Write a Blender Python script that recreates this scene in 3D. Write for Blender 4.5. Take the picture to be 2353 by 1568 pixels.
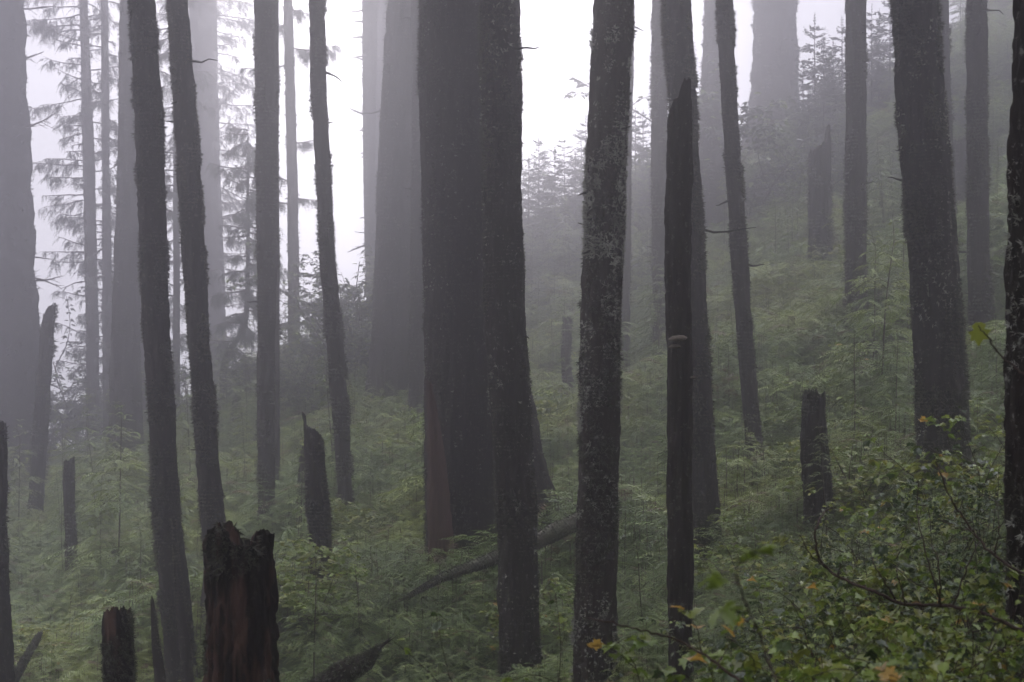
import bpy, math, random
import numpy as np
from math import radians as R, sin, cos, pi

# ------------------------------------------------------------------ camera, world, sun, exposure
S = bpy.context.scene
for o in list(bpy.data.objects): bpy.data.objects.remove(o)
cam_d = bpy.data.cameras.new('camera'); cam = bpy.data.objects.new('camera', cam_d)
S.collection.objects.link(cam); S.camera = cam
cam.location = (0, 0, 0); cam.rotation_euler = (R(90), 0, 0)
cam_d.lens = 60; cam_d.sensor_width = 36; cam_d.shift_y = 0.102
cam_d.clip_start = 0.1; cam_d.clip_end = 1500
cam_d.dof.use_dof = True; cam_d.dof.focus_distance = 28; cam_d.dof.aperture_fstop = 5.6

SKY_FLAT, SKY_LOW, SKY_TOP = 13.0, 0.95, 5.0
SUN_EL, SUN_AZ = 18.0, -4.0      # degrees; azimuth from +Y towards +X
w = bpy.data.worlds.new("World"); S.world = w; w.use_nodes = True
nt = w.node_tree; nt.nodes.clear()
wo = nt.nodes.new('ShaderNodeOutputWorld'); bg = nt.nodes.new('ShaderNodeBackground')
sky = nt.nodes.new('ShaderNodeTexSky'); sky.sky_type = 'NISHITA'; sky.sun_disc = False
sky.sun_elevation = R(SUN_EL); sky.sun_rotation = R(SUN_AZ)
sky.dust_density = 6.0; sky.air_density = 1.0; sky.altitude = 0
hs = nt.nodes.new('ShaderNodeHueSaturation'); hs.inputs['Saturation'].default_value = 0.12
tint = nt.nodes.new('ShaderNodeMix'); tint.data_type = 'RGBA'; tint.blend_type = 'MULTIPLY'
tint.inputs[0].default_value = 1.0; tint.inputs[7].default_value = (0.96, 0.955, 1.06, 1)
bg.inputs['Strength'].default_value = 0.15
ov = nt.nodes.new('ShaderNodeMix'); ov.data_type = 'RGBA'; ov.inputs[0].default_value = 0.9; ov.inputs[7].default_value = (SKY_FLAT, SKY_FLAT, SKY_FLAT, 1)
nt.links.new(sky.outputs[0], ov.inputs[6]); nt.links.new(ov.outputs[2], hs.inputs['Color']); nt.links.new(hs.outputs[0], tint.inputs[6])
# overcast: the cloud layer is brighter overhead than at the horizon
tcw = nt.nodes.new('ShaderNodeTexCoord'); sx = nt.nodes.new('ShaderNodeSeparateXYZ'); nt.links.new(tcw.outputs['Generated'], sx.inputs[0])
mrw = nt.nodes.new('ShaderNodeMapRange'); mrw.interpolation_type = 'SMOOTHSTEP'; nt.links.new(sx.outputs[2], mrw.inputs[0])
mrw.inputs[1].default_value = 0.25; mrw.inputs[2].default_value = 0.9; mrw.inputs[3].default_value = SKY_LOW; mrw.inputs[4].default_value = SKY_TOP
sc_n = nt.nodes.new('ShaderNodeVectorMath'); sc_n.operation = 'SCALE'
nt.links.new(tint.outputs[2], sc_n.inputs[0]); nt.links.new(mrw.outputs[0], sc_n.inputs['Scale'])
nt.links.new(sc_n.outputs[0], bg.inputs['Color']); nt.links.new(bg.outputs[0], wo.inputs['Surface'])

sl = bpy.data.lights.new('sun', 'SUN'); so = bpy.data.objects.new('sun', sl); S.collection.objects.link(so)
sl.energy = 1.5; sl.angle = R(12); sl.color = (1.0, 0.97, 0.93)
so.rotation_euler = (R(-(90 - SUN_EL)), 0, R(-SUN_AZ))   # shines from ahead of the camera, above

S.view_settings.view_transform = 'Standard'; S.view_settings.look = 'None'
S.view_settings.exposure = 0.45; S.view_settings.gamma = 1.0
cy = S.cycles
cy.use_denoising = True; cy.max_bounces = 6; cy.diffuse_bounces = 3; cy.glossy_bounces = 2
cy.transmission_bounces = 3; cy.volume_bounces = 1; cy.transparent_max_bounces = 4
cy.caustics_reflective = False; cy.caustics_refractive = False; cy.sample_clamp_indirect = 4.0

HAZE_DENSITY, HAZE_COLOR, HAZE_G = 0.013, (0.43, 0.42, 0.455), 0.88

# ------------------------------------------------------------------ helpers
rng = np.random.default_rng(11); random.seed(5)
K = 0.6 / 2353.0                 # the photograph is read in a 2353 x 1568 grid
def U(px): return (px - 1176.5) * K
def V(py): return (1024.0 - py) * K
def at(px, py, d): return np.array([U(px) * d, d, V(py) * d])

def vnoise(p, seed=0):
    """smooth value noise in -1..1; p is (...,3)"""
    p = np.asarray(p, float) + seed * 17.37
    i = np.floor(p).astype(np.int64); f = p - i; f = f * f * (3 - 2 * f)
    def h(a, b, c):
        n = (a * 374761393 + b * 668265263 + c * 2147483647 + seed * 974711) & 0xffffffff
        n = ((n ^ (n >> 13)) * 1274126177) & 0xffffffff
        n = (n ^ (n >> 16)) & 0xffff
        return n / 32767.5 - 1
    x, y, z = i[..., 0], i[..., 1], i[..., 2]; fx, fy, fz = f[..., 0], f[..., 1], f[..., 2]
    r = 0
    for a in (0, 1):
        for b in (0, 1):
            for c in (0, 1):
                r = r + h(x + a, y + b, z + c) * (fx if a else 1 - fx) * (fy if b else 1 - fy) * (fz if c else 1 - fz)
    return r

class Geo:
    def __init__(s): s.v = []; s.q = []; s.t = []; s.qm = []; s.tm = []; s.n = 0
    def add(s, v, q=None, t=None, m=0):
        v = np.asarray(v, float).reshape(-1, 3)
        if q is not None and len(q): q = np.asarray(q).reshape(-1, 4) + s.n; s.q.append(q); s.qm.append(np.full(len(q), m))
        if t is not None and len(t): t = np.asarray(t).reshape(-1, 3) + s.n; s.t.append(t); s.tm.append(np.full(len(t), m))
        s.v.append(v); s.n += len(v)
    def xf(s, o, mat=None, loc=(0, 0, 0), m=None):
        """append geometry o transformed by 3x3 mat and loc"""
        if not o.v: return
        v = np.concatenate(o.v)
        if mat is not None: v = v @ np.asarray(mat).T
        v = v + np.asarray(loc)
        base = s.n; s.v.append(v); s.n += len(v)
        for a, am in zip(o.q, o.qm): s.q.append(a + base); s.qm.append(am if m is None else np.full(len(a), m))
        for a, am in zip(o.t, o.tm): s.t.append(a + base); s.tm.append(am if m is None else np.full(len(a), m))
    def mesh(s, name, mats, smooth=False):
        me = bpy.data.meshes.new(name)
        v = np.concatenate(s.v)
        q = np.concatenate(s.q) if s.q else np.zeros((0, 4), int); t = np.concatenate(s.t) if s.t else np.zeros((0, 3), int)
        qm = np.concatenate(s.qm) if s.qm else np.zeros(0, int); tm = np.concatenate(s.tm) if s.tm else np.zeros(0, int)
        me.vertices.add(len(v)); me.vertices.foreach_set('co', v.astype(np.float32).ravel())
        L = np.concatenate([q.ravel(), t.ravel()]).astype(np.int32)
        me.loops.add(len(L)); me.loops.foreach_set('vertex_index', L)
        me.polygons.add(len(q) + len(t))
        st = np.concatenate([np.arange(len(q)) * 4, len(q) * 4 + np.arange(len(t)) * 3]).astype(np.int32)
        me.polygons.foreach_set('loop_start', st)
        for m in mats: me.materials.append(m)
        me.polygons.foreach_set('material_index', np.concatenate([qm, tm]).astype(np.int32))
        if smooth is not False:
            me.polygons.foreach_set('use_smooth', np.concatenate([qm == smooth - 1, tm == smooth - 1]) if smooth > 0 else np.ones(len(qm) + len(tm), bool))
        me.update(calc_edges=True); me.validate()
        return me
def link(name, me, parent=None, loc=None):
    o = bpy.data.objects.new(name, me); S.collection.objects.link(o)
    if loc is not None: o.location = tuple(loc)
    if parent is not None: o.parent = parent
    return o
def tag(o, label=None, cat=None, group=None, kind=None):
    if label: o['label'] = label
    if cat: o['category'] = cat
    if group: o['group'] = group
    if kind: o['kind'] = kind
    return o

def tube(pts, rad, seg=6, cap=True):
    pts = np.asarray(pts, float); n = len(pts); rad = np.broadcast_to(np.asarray(rad, float), (n,))
    tg = np.gradient(pts, axis=0); tg /= np.linalg.norm(tg, axis=1)[:, None] + 1e-9
    ref = np.where(np.abs(tg[:, 2:3]) > .9, np.array([[1., 0, 0]]), np.array([[0, 0, 1.]]))
    if np.mean(np.abs(tg[:, 2])) > .6: ref = np.broadcast_to(np.array([[1., 0, 0]]), tg.shape)
    else: ref = np.broadcast_to(np.array([[0, 0, 1.]]), tg.shape)
    a = np.cross(tg, ref); a /= np.linalg.norm(a, axis=1)[:, None] + 1e-9; b = np.cross(tg, a)
    th = np.arange(seg) * 2 * pi / seg
    v = pts[:, None] + rad[:, None, None] * (np.cos(th)[None, :, None] * a[:, None] + np.sin(th)[None, :, None] * b[:, None])
    i = np.arange(n - 1)[:, None] * seg; j = np.arange(seg)[None]; j2 = (j + 1) % seg
    q = np.stack([i + j, i + j2, i + seg + j2, i + seg + j], -1).reshape(-1, 4)
    return v.reshape(-1, 3), q
def tube_into(g, pts, rad, seg=5, m=0):
    v, q = tube(pts, rad, seg); g.add(v, q, m=m)

# ------------------------------------------------------------------ materials
def new_mat(name):
    m = bpy.data.materials.new(name); m.use_nodes = True; n = m.node_tree; n.nodes.clear()
    out = n.nodes.new('ShaderNodeOutputMaterial'); return m, n, out
def ramp(n, fac, stops):
    r = n.nodes.new('ShaderNodeValToRGB'); e = r.color_ramp.elements
    while len(e) < len(stops): e.new(.5)
    for k, (p, c) in enumerate(stops): e[k].position = p; e[k].color = (*c, 1)
    n.links.new(fac, r.inputs[0]); return r.outputs[0]
def noise(n, vec, scale, detail=3, rough=.6):
    t = n.nodes.new('ShaderNodeTexNoise'); t.inputs['Scale'].default_value = scale
    t.inputs['Detail'].default_value = detail; t.inputs['Roughness'].default_value = rough
    if vec is not None: n.links.new(vec, t.inputs['Vector'])
    return t.outputs['Fac']
def mapping(n, vec, scale):
    m = n.nodes.new('ShaderNodeMapping'); m.inputs['Scale'].default_value = scale; n.links.new(vec, m.inputs[0]); return m.outputs[0]
def mixc(n, fac, a, b, mode='MIX'):
    m = n.nodes.new('ShaderNodeMix'); m.data_type = 'RGBA'; m.blend_type = mode
    for s_, x in ((0, fac), (6, a), (7, b)):
        if isinstance(x, (int, float)): m.inputs[s_].default_value = x
        elif isinstance(x, tuple): m.inputs[s_].default_value = (*x, 1)
        else: n.links.new(x, m.inputs[s_])
    return m.outputs[2]
def bark_mat(name, dark, light, moss=(.045, .05, .03), moss_amt=.5, lichen=.35, rough=.85, stretch=.22, fine=26, bump=.6, streak=None):
    m, n, out = new_mat(name)
    tc = n.nodes.new('ShaderNodeTexCoord'); ob = tc.outputs['Object']
    b = n.nodes.new('ShaderNodeBsdfPrincipled'); b.inputs['Roughness'].default_value = rough
    b.inputs['Specular IOR Level'].default_value = .07
    v1 = mapping(n, ob, (1, 1, stretch))
    f1 = noise(n, v1, fine, 5, .7); f2 = noise(n, mapping(n, ob, (1, 1, .35)), 2.2, 3)
    col = ramp(n, f1, [(.3, dark), (.72, light)])
    if moss_amt: col = mixc(n, ramp(n, f2, [(.5 - .1 * moss_amt, (0, 0, 0)), (.72, (moss_amt,) * 3)]), col, moss)
    if streak:
        f4 = noise(n, mapping(n, ob, (1, 1, .12)), 7, 4)
        col = mixc(n, ramp(n, f4, [(.5, (0, 0, 0)), (.6, (1, 1, 1))]), col, streak)
    if lichen:
        f3 = noise(n, ob, 13, 4, .65)
        col = mixc(n, ramp(n, f3, [(.60, (0, 0, 0)), (.67, (lichen,) * 3)]), col, (.26, .27, .23))
    n.links.new(col, b.inputs['Base Color'])
    bp = n.nodes.new('ShaderNodeBump'); bp.inputs['Strength'].default_value = bump; bp.inputs['Distance'].default_value = .03
    n.links.new(f1, bp.inputs['Height']); n.links.new(bp.outputs[0], b.inputs['Normal'])
    n.links.new(b.outputs[0], out.inputs[0]); return m
def leaf_mat(name, c0, c1, patch=None, rough=.42, trans=.35, spec=.5, var=.35):
    m, n, out = new_mat(name)
    oi = n.nodes.new('ShaderNodeObjectInfo'); ge = n.nodes.new('ShaderNodeNewGeometry')
    f = noise(n, ge.outputs['Position'], 2.3, 4)
    col = ramp(n, f, [(.32, c0), (.68, c1)])
    if patch:
        fp = noise(n, ge.outputs['Position'], .16, 2)
        col = mixc(n, ramp(n, fp, [(.52, (0, 0, 0)), (.64, (1, 1, 1))]), col, patch)
    h = n.nodes.new('ShaderNodeHueSaturation'); n.links.new(col, h.inputs['Color'])
    mr = n.nodes.new('ShaderNodeMapRange'); mr.inputs[3].default_value = 1 - var; mr.inputs[4].default_value = 1 + var
    ri = n.nodes.new('ShaderNodeMath'); ri.operation = 'ADD'; n.links.new(oi.outputs['Random'], ri.inputs[0])
    isl = n.nodes.new('ShaderNodeMath'); isl.operation = 'MULTIPLY'; isl.inputs[1].default_value = 1
    n.links.new(ge.outputs['Random Per Island'], isl.inputs[0]); n.links.new(isl.outputs[0], ri.inputs[1])
    hf = n.nodes.new('ShaderNodeMath'); hf.operation = 'MULTIPLY'; hf.inputs[1].default_value = .5
    n.links.new(ri.outputs[0], hf.inputs[0]); n.links.new(hf.outputs[0], mr.inputs[0]); n.links.new(mr.outputs[0], h.inputs['Value'])
    b = n.nodes.new('ShaderNodeBsdfPrincipled'); b.inputs['Roughness'].default_value = rough; b.inputs['Specular IOR Level'].default_value = spec
    t = n.nodes.new('ShaderNodeBsdfTranslucent'); mx = n.nodes.new('ShaderNodeMixShader'); mx.inputs[0].default_value = trans
    n.links.new(h.outputs[0], b.inputs['Base Color']); n.links.new(h.outputs[0], t.inputs[0])
    n.links.new(b.outputs[0], mx.inputs[1]); n.links.new(t.outputs[0], mx.inputs[2]); n.links.new(mx.outputs[0], out.inputs[0])
    return m
M = {}
M['bark'] = bark_mat('bark', (.006, .005, .0045), (.028, .023, .020), moss=(.015, .016, .010), lichen=.25)
M['bark_red'] = bark_mat('bark_red', (.022, .014, .011), (.09, .062, .05), moss_amt=.3, lichen=.2)
M['bark_lichen'] = bark_mat('bark_lichen', (.006, .0045, .004), (.028, .021, .017), moss=(.015,.015,.01), lichen=.5)
M['bark_near'] = bark_mat('bark_near', (.003, .002, .0018), (.017, .012, .009), moss=(.015,.016,.01), lichen=.35, fine=16, stretch=.16, bump=1)
M['snag'] = bark_mat('snag_wood', (.004, .003, .0028), (.018, .013, .011), moss=(.02,.02,.013), moss_amt=.4, lichen=.2, stretch=.08)
M['rotten'] = bark_mat('rotten_wood', (.002, .0015, .0013), (.010, .0065, .005), moss=(.012,.013,.007), moss_amt=.2, lichen=.08, stretch=.06, fine=30, bump=1, streak=(.038, .021, .015))
M['slab'] = bark_mat('bare_red_wood', (.022, .013, .010), (.060, .036, .027), moss_amt=0, lichen=0, stretch=.05)
M['logwood'] = bark_mat('log_wood', (.035, .03, .024), (.14, .125, .10), moss=(.05, .062, .03), moss_amt=.9, lichen=.5, stretch=1)
M['moss'] = leaf_mat('moss', (.018, .019, .011), (.07, .07, .045), rough=.7, trans=.4)
M['lichen'] = leaf_mat('lichen', (.13, .13, .105), (.28, .285, .24), rough=.8, trans=.3)
M['needle'] = leaf_mat('needles', (.044, .072, .018), (.118, .162, .042), patch=(.15, .18, .03), rough=.5, spec=.35)
M['needle_pale'] = leaf_mat('needles_pale', (.12, .16, .04), (.20, .24, .08), rough=.5, spec=.35)
M['dead_fern'] = leaf_mat('dead_fronds', (.06, .035, .018), (.12, .075, .035), rough=.7)
M['needle_dark'] = leaf_mat('needles_dark', (.018, .026, .016), (.04, .055, .03), rough=.5)
M['leaf'] = leaf_mat('leaves', (.08, .13, .018), (.17, .22, .035), patch=(.20, .21, .03), rough=.4, trans=.4)
M['leaf_yellow'] = leaf_mat('leaves_yellow', (.10, .14, .02), (.20, .20, .035), rough=.3, trans=.45)
M['leaf_autumn'] = leaf_mat('leaves_autumn', (.30, .17, .03), (.32, .22, .05), rough=.4, trans=.45)
M['fungus'] = bark_mat('fungus', (.03, .024, .018), (.10, .085, .065), moss_amt=0, lichen=0, stretch=3)
M['leaf_dark'] = leaf_mat('leaves_dark', (.018, .036, .010), (.050, .078, .020), patch=(.075, .095, .02), rough=.4, trans=.35)
M['twig'] = bark_mat('twig_bark', (.012, .008, .006), (.05, .03, .022), moss_amt=0, lichen=0, rough=.5, fine=60)
def ground_mat():
    m, n, out = new_mat('forest_floor')
    tc = n.nodes.new('ShaderNodeTexCoord'); b = n.nodes.new('ShaderNodeBsdfPrincipled'); b.inputs['Roughness'].default_value = 1.0; b.inputs['Specular IOR Level'].default_value = .03
    f = noise(n, tc.outputs['Object'], 3, 8, .7); f2 = noise(n, tc.outputs['Object'], .25, 3)
    c = ramp(n, f, [(.3, (.006, .006, .004)), (.6, (.016, .016, .009)), (.8, (.028, .032, .014))])
    c = mixc(n, ramp(n, f2, [(.4, (0, 0, 0)), (.6, (.6, .6, .6))]), c, (.014, .024, .009))
    n.links.new(c, b.inputs['Base Color']); bp = n.nodes.new('ShaderNodeBump'); bp.inputs['Strength'].default_value = .8
    n.links.new(f, bp.inputs['Height']); n.links.new(bp.outputs[0], b.inputs['Normal']); n.links.new(b.outputs[0], out.inputs[0]); return m
M['ground'] = ground_mat()

# ------------------------------------------------------------------ terrain
ANCH = [(1196,1565,27),(1368,1540,23),(1110,1310,38),(420,1575,32),(612,1185,52),(20,1195,85),(2165,1060,30),(2262,865,48),(1780,450,100),
        (1640,640,90),(1966,690,52),(1880,600,70),(505,950,110),(896,904,72),(958,934,66),(855,760,95),(675,840,85),(218,1085,100),(288,1085,75),
        (1440,905,60),(1520,930,62),(1622,1310,33),(1736,1090,40),(1880,1165,30),(2203,530,75),(1310,905,62),(795,1140,48),(746,1415,36),
        (690,1270,45),(164,1280,50),(261,1320,50),(545,975,75),(78,1195,70),(490,1290,34),(1560,1700,21),
        (110,990,118),(540,885,120),(780,790,118),(1000,640,108),(1250,500,96),(1500,400,95),(1850,265,95),(2150,130,95),(2350,-40,110),(2600,-200,105),(-150,1070,110),(-400,1150,100)]
A = np.array([at(*a) for a in ANCH])
A = np.vstack([A, [[0,0,-1.7],[-3,-8,-2.2],[3,-6,-1.2],[3.4,11,-1.25],[2.2,7,-1.45],[4.2,15,-.95],[-2.3,13,-2.9],[-3.9,17,-3.6],[0,17,-3.5],[-6,6,-3],[7,8,.3],[10,18,1.0],[0,11,-2.7],[1.2,14,-3.1],[2,20,-3.5],[15,28,3.2],[-12,25,-6],[-22,45,-6]]])
PC = np.linalg.lstsq(np.c_[np.ones(len(A)), A[:, 0], A[:, 1]], A[:, 2], rcond=None)[0]
RES = A[:, 2] - (PC[0] + PC[1] * A[:, 0] + PC[2] * A[:, 1])
YR = 104.0
def ground(x, y):
    x = np.asarray(x, float); y = np.asarray(y, float); sh = np.broadcast(x, y).shape
    x = np.broadcast_to(x, sh).ravel(); y0 = np.broadcast_to(y, sh).ravel(); y = np.minimum(y0, YR)
    d2 = (x[:, None] - A[None, :, 0]) ** 2 + (y[:, None] - A[None, :, 1]) ** 2
    wt = 1 / (d2 + 3 + .0006 * y[:, None] ** 2) ** 1.6
    z = PC[0] + PC[1] * x + PC[2] * y + (wt * RES).sum(1) / (wt.sum(1) + 1 / 40. ** 3.2)
    p = np.stack([x, y0, 0 * x], -1)
    z = z + .18 * vnoise(p * .35, 3) * np.clip(y / 25, 0, 1) + .07 * vnoise(p * 1.1, 4)
    z = z - .55 * np.clip((y0 - 14) / 12, 0, 1)
    over = np.maximum(0, y0 - YR)
    z = z - np.minimum(over ** 2 * .02, over * .7)
    return z.reshape(sh)
def gz(x, y): return float(ground(np.array([x]), np.array([y]))[0])
gx = np.linspace(-80, 110, 260); gy = np.concatenate([np.linspace(-16, 60, 190), np.linspace(60.8, 175, 140)])
X, Y = np.meshgrid(gx, gy); Z = ground(X, Y)
g = Geo(); nx = len(gx); ny = len(gy)
i = np.arange(ny - 1)[:, None] * nx + np.arange(nx - 1)[None]
g.add(np.stack([X, Y, Z], -1), np.stack([i, i + 1, i + nx + 1, i + nx], -1).reshape(-1, 4))
tag(link('ground', g.mesh('ground', [M['ground']], smooth=-1)), kind='structure')

# ------------------------------------------------------------------ trunks
def interp_path(cp, d, step):
    """cp: list (px_center, py, width_px) top to base -> points base to top (3d), radii"""
    cp = sorted(cp, key=lambda c: -c[1])
    P = np.array([at(c[0], c[1], d) for c in cp]); r = np.array([c[2] * K * d / 2 for c in cp])
    return P, r
def smooth_interp(z, zk, vk):
    return np.interp(z, zk, vk)
def trunk_geo(P, r, d, seg, vis_top, step, top_z, rough=1.0, flare=0.35, seed=0, taper_top=.25, bark=1.0, jag=None, buttress=None, base_extra=.5):
    g = Geo()
    z0 = P[0, 2] - base_extra
    zs = [z0]
    while zs[-1] < min(vis_top, top_z): zs.append(zs[-1] + step)
    while zs[-1] < top_z: zs.append(zs[-1] + step * 12)
    z = np.array(zs)
    if top_z > P[-1, 2]:       # continue beyond the frame
        sl_ = (P[-1] - P[-2]) / (P[-1, 2] - P[-2, 2]) if len(P) > 1 else np.array([0, 0, 1.])
        sl_ = np.clip(sl_, -.06, 1)
        ext = P[-1] + sl_ * (top_z - P[-1, 2]); P = np.vstack([P, ext]); r = np.append(r, r[-1] * taper_top if jag is None else r[-1])
    # smooth the control polyline
    cx = np.interp(z, P[:, 2], P[:, 0]); cyy = np.interp(z, P[:, 2], P[:, 1]); rr = np.interp(z, P[:, 2], r)
    k = max(3, int(1.2 / step)) | 1
    ker = np.hanning(k + 2)[1:-1]; ker /= ker.sum()
    sm = lambda a: np.convolve(np.pad(a, k // 2, mode='reflect', reflect_type='odd'), ker, 'valid') if len(a) > k else a
    cx, cyy, rr = sm(cx), sm(cyy), sm(rr)
    th = np.arange(seg) * 2 * pi / seg
    T, ZZ = np.meshgrid(th, z); r0 = np.repeat(rr[:, None], seg, 1)
    c3 = np.stack([np.cos(T), np.sin(T)], -1)
    h = ZZ - P[0, 2]
    rad = r0 * (1 + .05 * rough * vnoise(np.stack([c3[..., 0] * 1.2, c3[..., 1] * 1.2, ZZ * .55], -1), seed + 1))
    R0 = float(np.median(r))
    rad = rad + R0 * .062 * rough * vnoise(np.stack([c3[..., 0] * 2.2, c3[..., 1] * 2.2, ZZ * 2.2], -1), seed + 2)
    nb = max(6, R0 / .035)
    rad = rad + min(.04, R0 * .09) * bark * vnoise(np.stack([c3[..., 0] * nb * .5, c3[..., 1] * nb * .5, ZZ * 1.6], -1), seed + 3)
    rad = rad + min(.02, R0 * .07) * bark * vnoise(np.stack([c3[..., 0] * R0 / .03, c3[..., 1] * R0 / .03, ZZ / .07], -1), seed + 4)
    fl = np.exp(-np.maximum(h, 0) / (R0 * 2.6))
    rad = rad * (1 + flare * fl * (.7 + .6 * vnoise(np.stack([c3[..., 0] * 1.7, c3[..., 1] * 1.7, 0 * ZZ], -1), seed + 6)))
    if buttress is not None:
        ang, amp, hh, wd = buttress
        da = (T - ang + pi) % (2 * pi) - pi
        rad = rad + amp * np.exp(-np.maximum(h, 0) / hh) * np.exp(-(da / wd) ** 2)
    Zv = ZZ
    if jag is not None:        # jag: list of (x fraction -1..1, height drop below top), amplitude
        prof, amp = jag
        dx = np.interp(np.cos(th), [p[0] for p in prof], [p[1] for p in prof])
        jn = np.abs(vnoise(np.stack([np.cos(th) * 7, np.sin(th) * 7, 0 * th], -1), seed + 8)) * amp + np.abs(vnoise(np.stack([np.cos(th) * 19, np.sin(th) * 19, 0 * th], -1), seed + 9)) * amp * .6
        topz = top_z - dx - jn
        Zv = np.minimum(ZZ, topz[None, :])
        clip = ZZ > topz[None, :]
    xv = cx[:, None] + rad * c3[..., 0]; yv = cyy[:, None] + rad * c3[..., 1]
    if jag is not None:
        # hold the outline where the wall ends
        for j in range(seg):
            kk = np.argmax(clip[:, j]) if clip[:, j].any() else len(z)
            if kk < len(z): xv[kk:, j] = xv[max(kk - 1, 0), j]; yv[kk:, j] = yv[max(kk - 1, 0), j]
    v = np.stack([xv, yv, Zv], -1); n = len(z)
    i = np.arange(n - 1)[:, None] * seg; j = np.arange(seg)[None]; j2 = (j + 1) % seg
    q = np.stack([i + j, i + j2, i + seg + j2, i + seg + j], -1).reshape(-1, 4)
    if jag is not None:
        vv = v.reshape(-1, 3); hgt = vv[q][:, :, 2]; q = q[(hgt.max(1) - hgt.min(1)) > 1e-4]
        g.add(v, q)
        c = np.array([cx[-1], cyy[-1]]); ring = v[-1]
        inn = ring.copy(); inn[:, :2] = c + (ring[:, :2] - c) * .72; inn[:, 2] -= .02 + R0 * .15
        low = ring.copy(); low[:, :2] = c + (ring[:, :2] - c) * .4; low[:, 2] = topz.min() - R0 * .6
        vv = np.concatenate([ring, inn, low, [[c[0], c[1], topz.min() - R0 * .7]]])
        jj = np.arange(seg); j2 = (jj + 1) % seg
        q2 = np.concatenate([np.stack([jj, j2, j2 + seg, jj + seg], -1), np.stack([jj + seg, j2 + seg, j2 + 2 * seg, jj + 2 * seg], -1)])
        t2 = np.stack([jj + 2 * seg, j2 + 2 * seg, np.full(seg, 3 * seg)], -1)
        g.add(vv, q2, t2)
    else:
        g.add(v, q)
        g.add(np.vstack([v[-1], [[cx[-1], cyy[-1], z[-1] + .3]]]), t=np.stack([np.arange(seg), (np.arange(seg) + 1) % seg, np.full(seg, seg)], -1))
    if jag is not None: v = np.where(clip[..., None], np.nan, v)
    surf = (cx, cyy, z, v)
    return g, surf

def tufts(g, surf, vis_top, N, L, m, seed=0, thr=-.1, width=.16, blades=6, down=.35, zmin=None):
    """small moss or lichen tufts standing on the trunk's surface"""
    N = int(N * 2.1); L = L * 1.15; width = width * .9
    cx, cyy, z, v = surf; r_ = np.random.default_rng(seed + 77)
    n, seg = v.shape[:2]; kmax = int(np.searchsorted(z, vis_top)); kmax = min(kmax, n - 2)
    i = r_.integers(1, max(kmax, 2), N * 3); j = r_.integers(0, seg, N * 3)
    p = v[i, j]; fin = np.isfinite(p[:, 2]); p, i = p[fin], i[fin]; ok = vnoise(np.stack([p[:, 0] * 4, p[:, 1] * 4, p[:, 2] * 2.5], -1), seed + 5) > thr
    p = p[ok][:N]; i = i[ok][:N]
    c = np.stack([cx[i], cyy[i], p[:, 2]], -1); nr = p - c; nr /= np.linalg.norm(nr, axis=1)[:, None] + 1e-9
    sc = L * r_.uniform(.4, 1.5, (len(p), 1)) ** 1.3 * (1 + .6 * vnoise(np.stack([p[:, 0] * 2, p[:, 1] * 2, p[:, 2] * 1.1], -1), seed + 9)[:, None])
    V_, T_ = [], []
    for b in range(blades):
        dr = nr * .75 + r_.normal(0, .6, p.shape); dr[:, 2] -= down * r_.uniform(0, 1.4, len(p)); dr /= np.linalg.norm(dr, axis=1)[:, None]
        sd = np.cross(dr, r_.normal(0, 1, p.shape)); sd /= np.linalg.norm(sd, axis=1)[:, None] + 1e-9
        b0 = p - nr * .01
        V_.append(np.stack([b0 - sd * sc * width, b0 + sd * sc * width, b0 + dr * sc], 1))
    V_ = np.concatenate(V_); g.add(V_.reshape(-1, 3), t=np.arange(len(V_) * 3).reshape(-1, 3), m=m)

# crown high above the frame: drooping boughs round the upper stem, shared by all the tall trees
def crown_mesh(seed, n_b=100, z0=0, z1=16, r0=4.6):
    r_ = np.random.default_rng(seed); g = Geo()
    for k in range(n_b):
        t = (k + r_.uniform()) / n_b; z = z0 + (z1 - z0) * t; L = r0 * (1 - t) ** .7 * r_.uniform(.6, 1.1) + .4; a = r_.uniform(0, 2 * pi)
        dr = np.array([cos(a), sin(a), 0]); s = np.linspace(0, 1, 6)
        pts = np.outer(s * L, dr) + np.outer(-.35 * L * s ** 1.6 + .1 * L * s, [0, 0, 1]) + [0, 0, z]
        tube_into(g, pts, .05 * (1 - s) + .01, 4, 1)
        nf = int(14 + 10 * L)
        for f in range(nf):
            u = r_.uniform(.15, 1); c = np.array([np.interp(u, s, pts[:, q]) for q in range(3)])
            side = np.array([-dr[1], dr[0], 0]) * r_.choice([-1, 1]); ln = (.35 + .9 * (1 - u)) * r_.uniform(.6, 1.3) * .8
            e = c + (side * .8 + dr * .5) * ln + [0, 0, -.35 * ln]; wv = np.cross(e - c, [0, 0, 1]); wv = wv / np.linalg.norm(wv) * .13
            g.add([c, c + (e - c) * .5 + wv, e, c + (e - c) * .5 - wv], [[0, 1, 2, 3]], m=0)
    return g.mesh('crown', [M['needle_dark'], M['bark']])
CROWNS = [crown_mesh(k) for k in (1, 2, 3)]
crown_top = [0]

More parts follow.
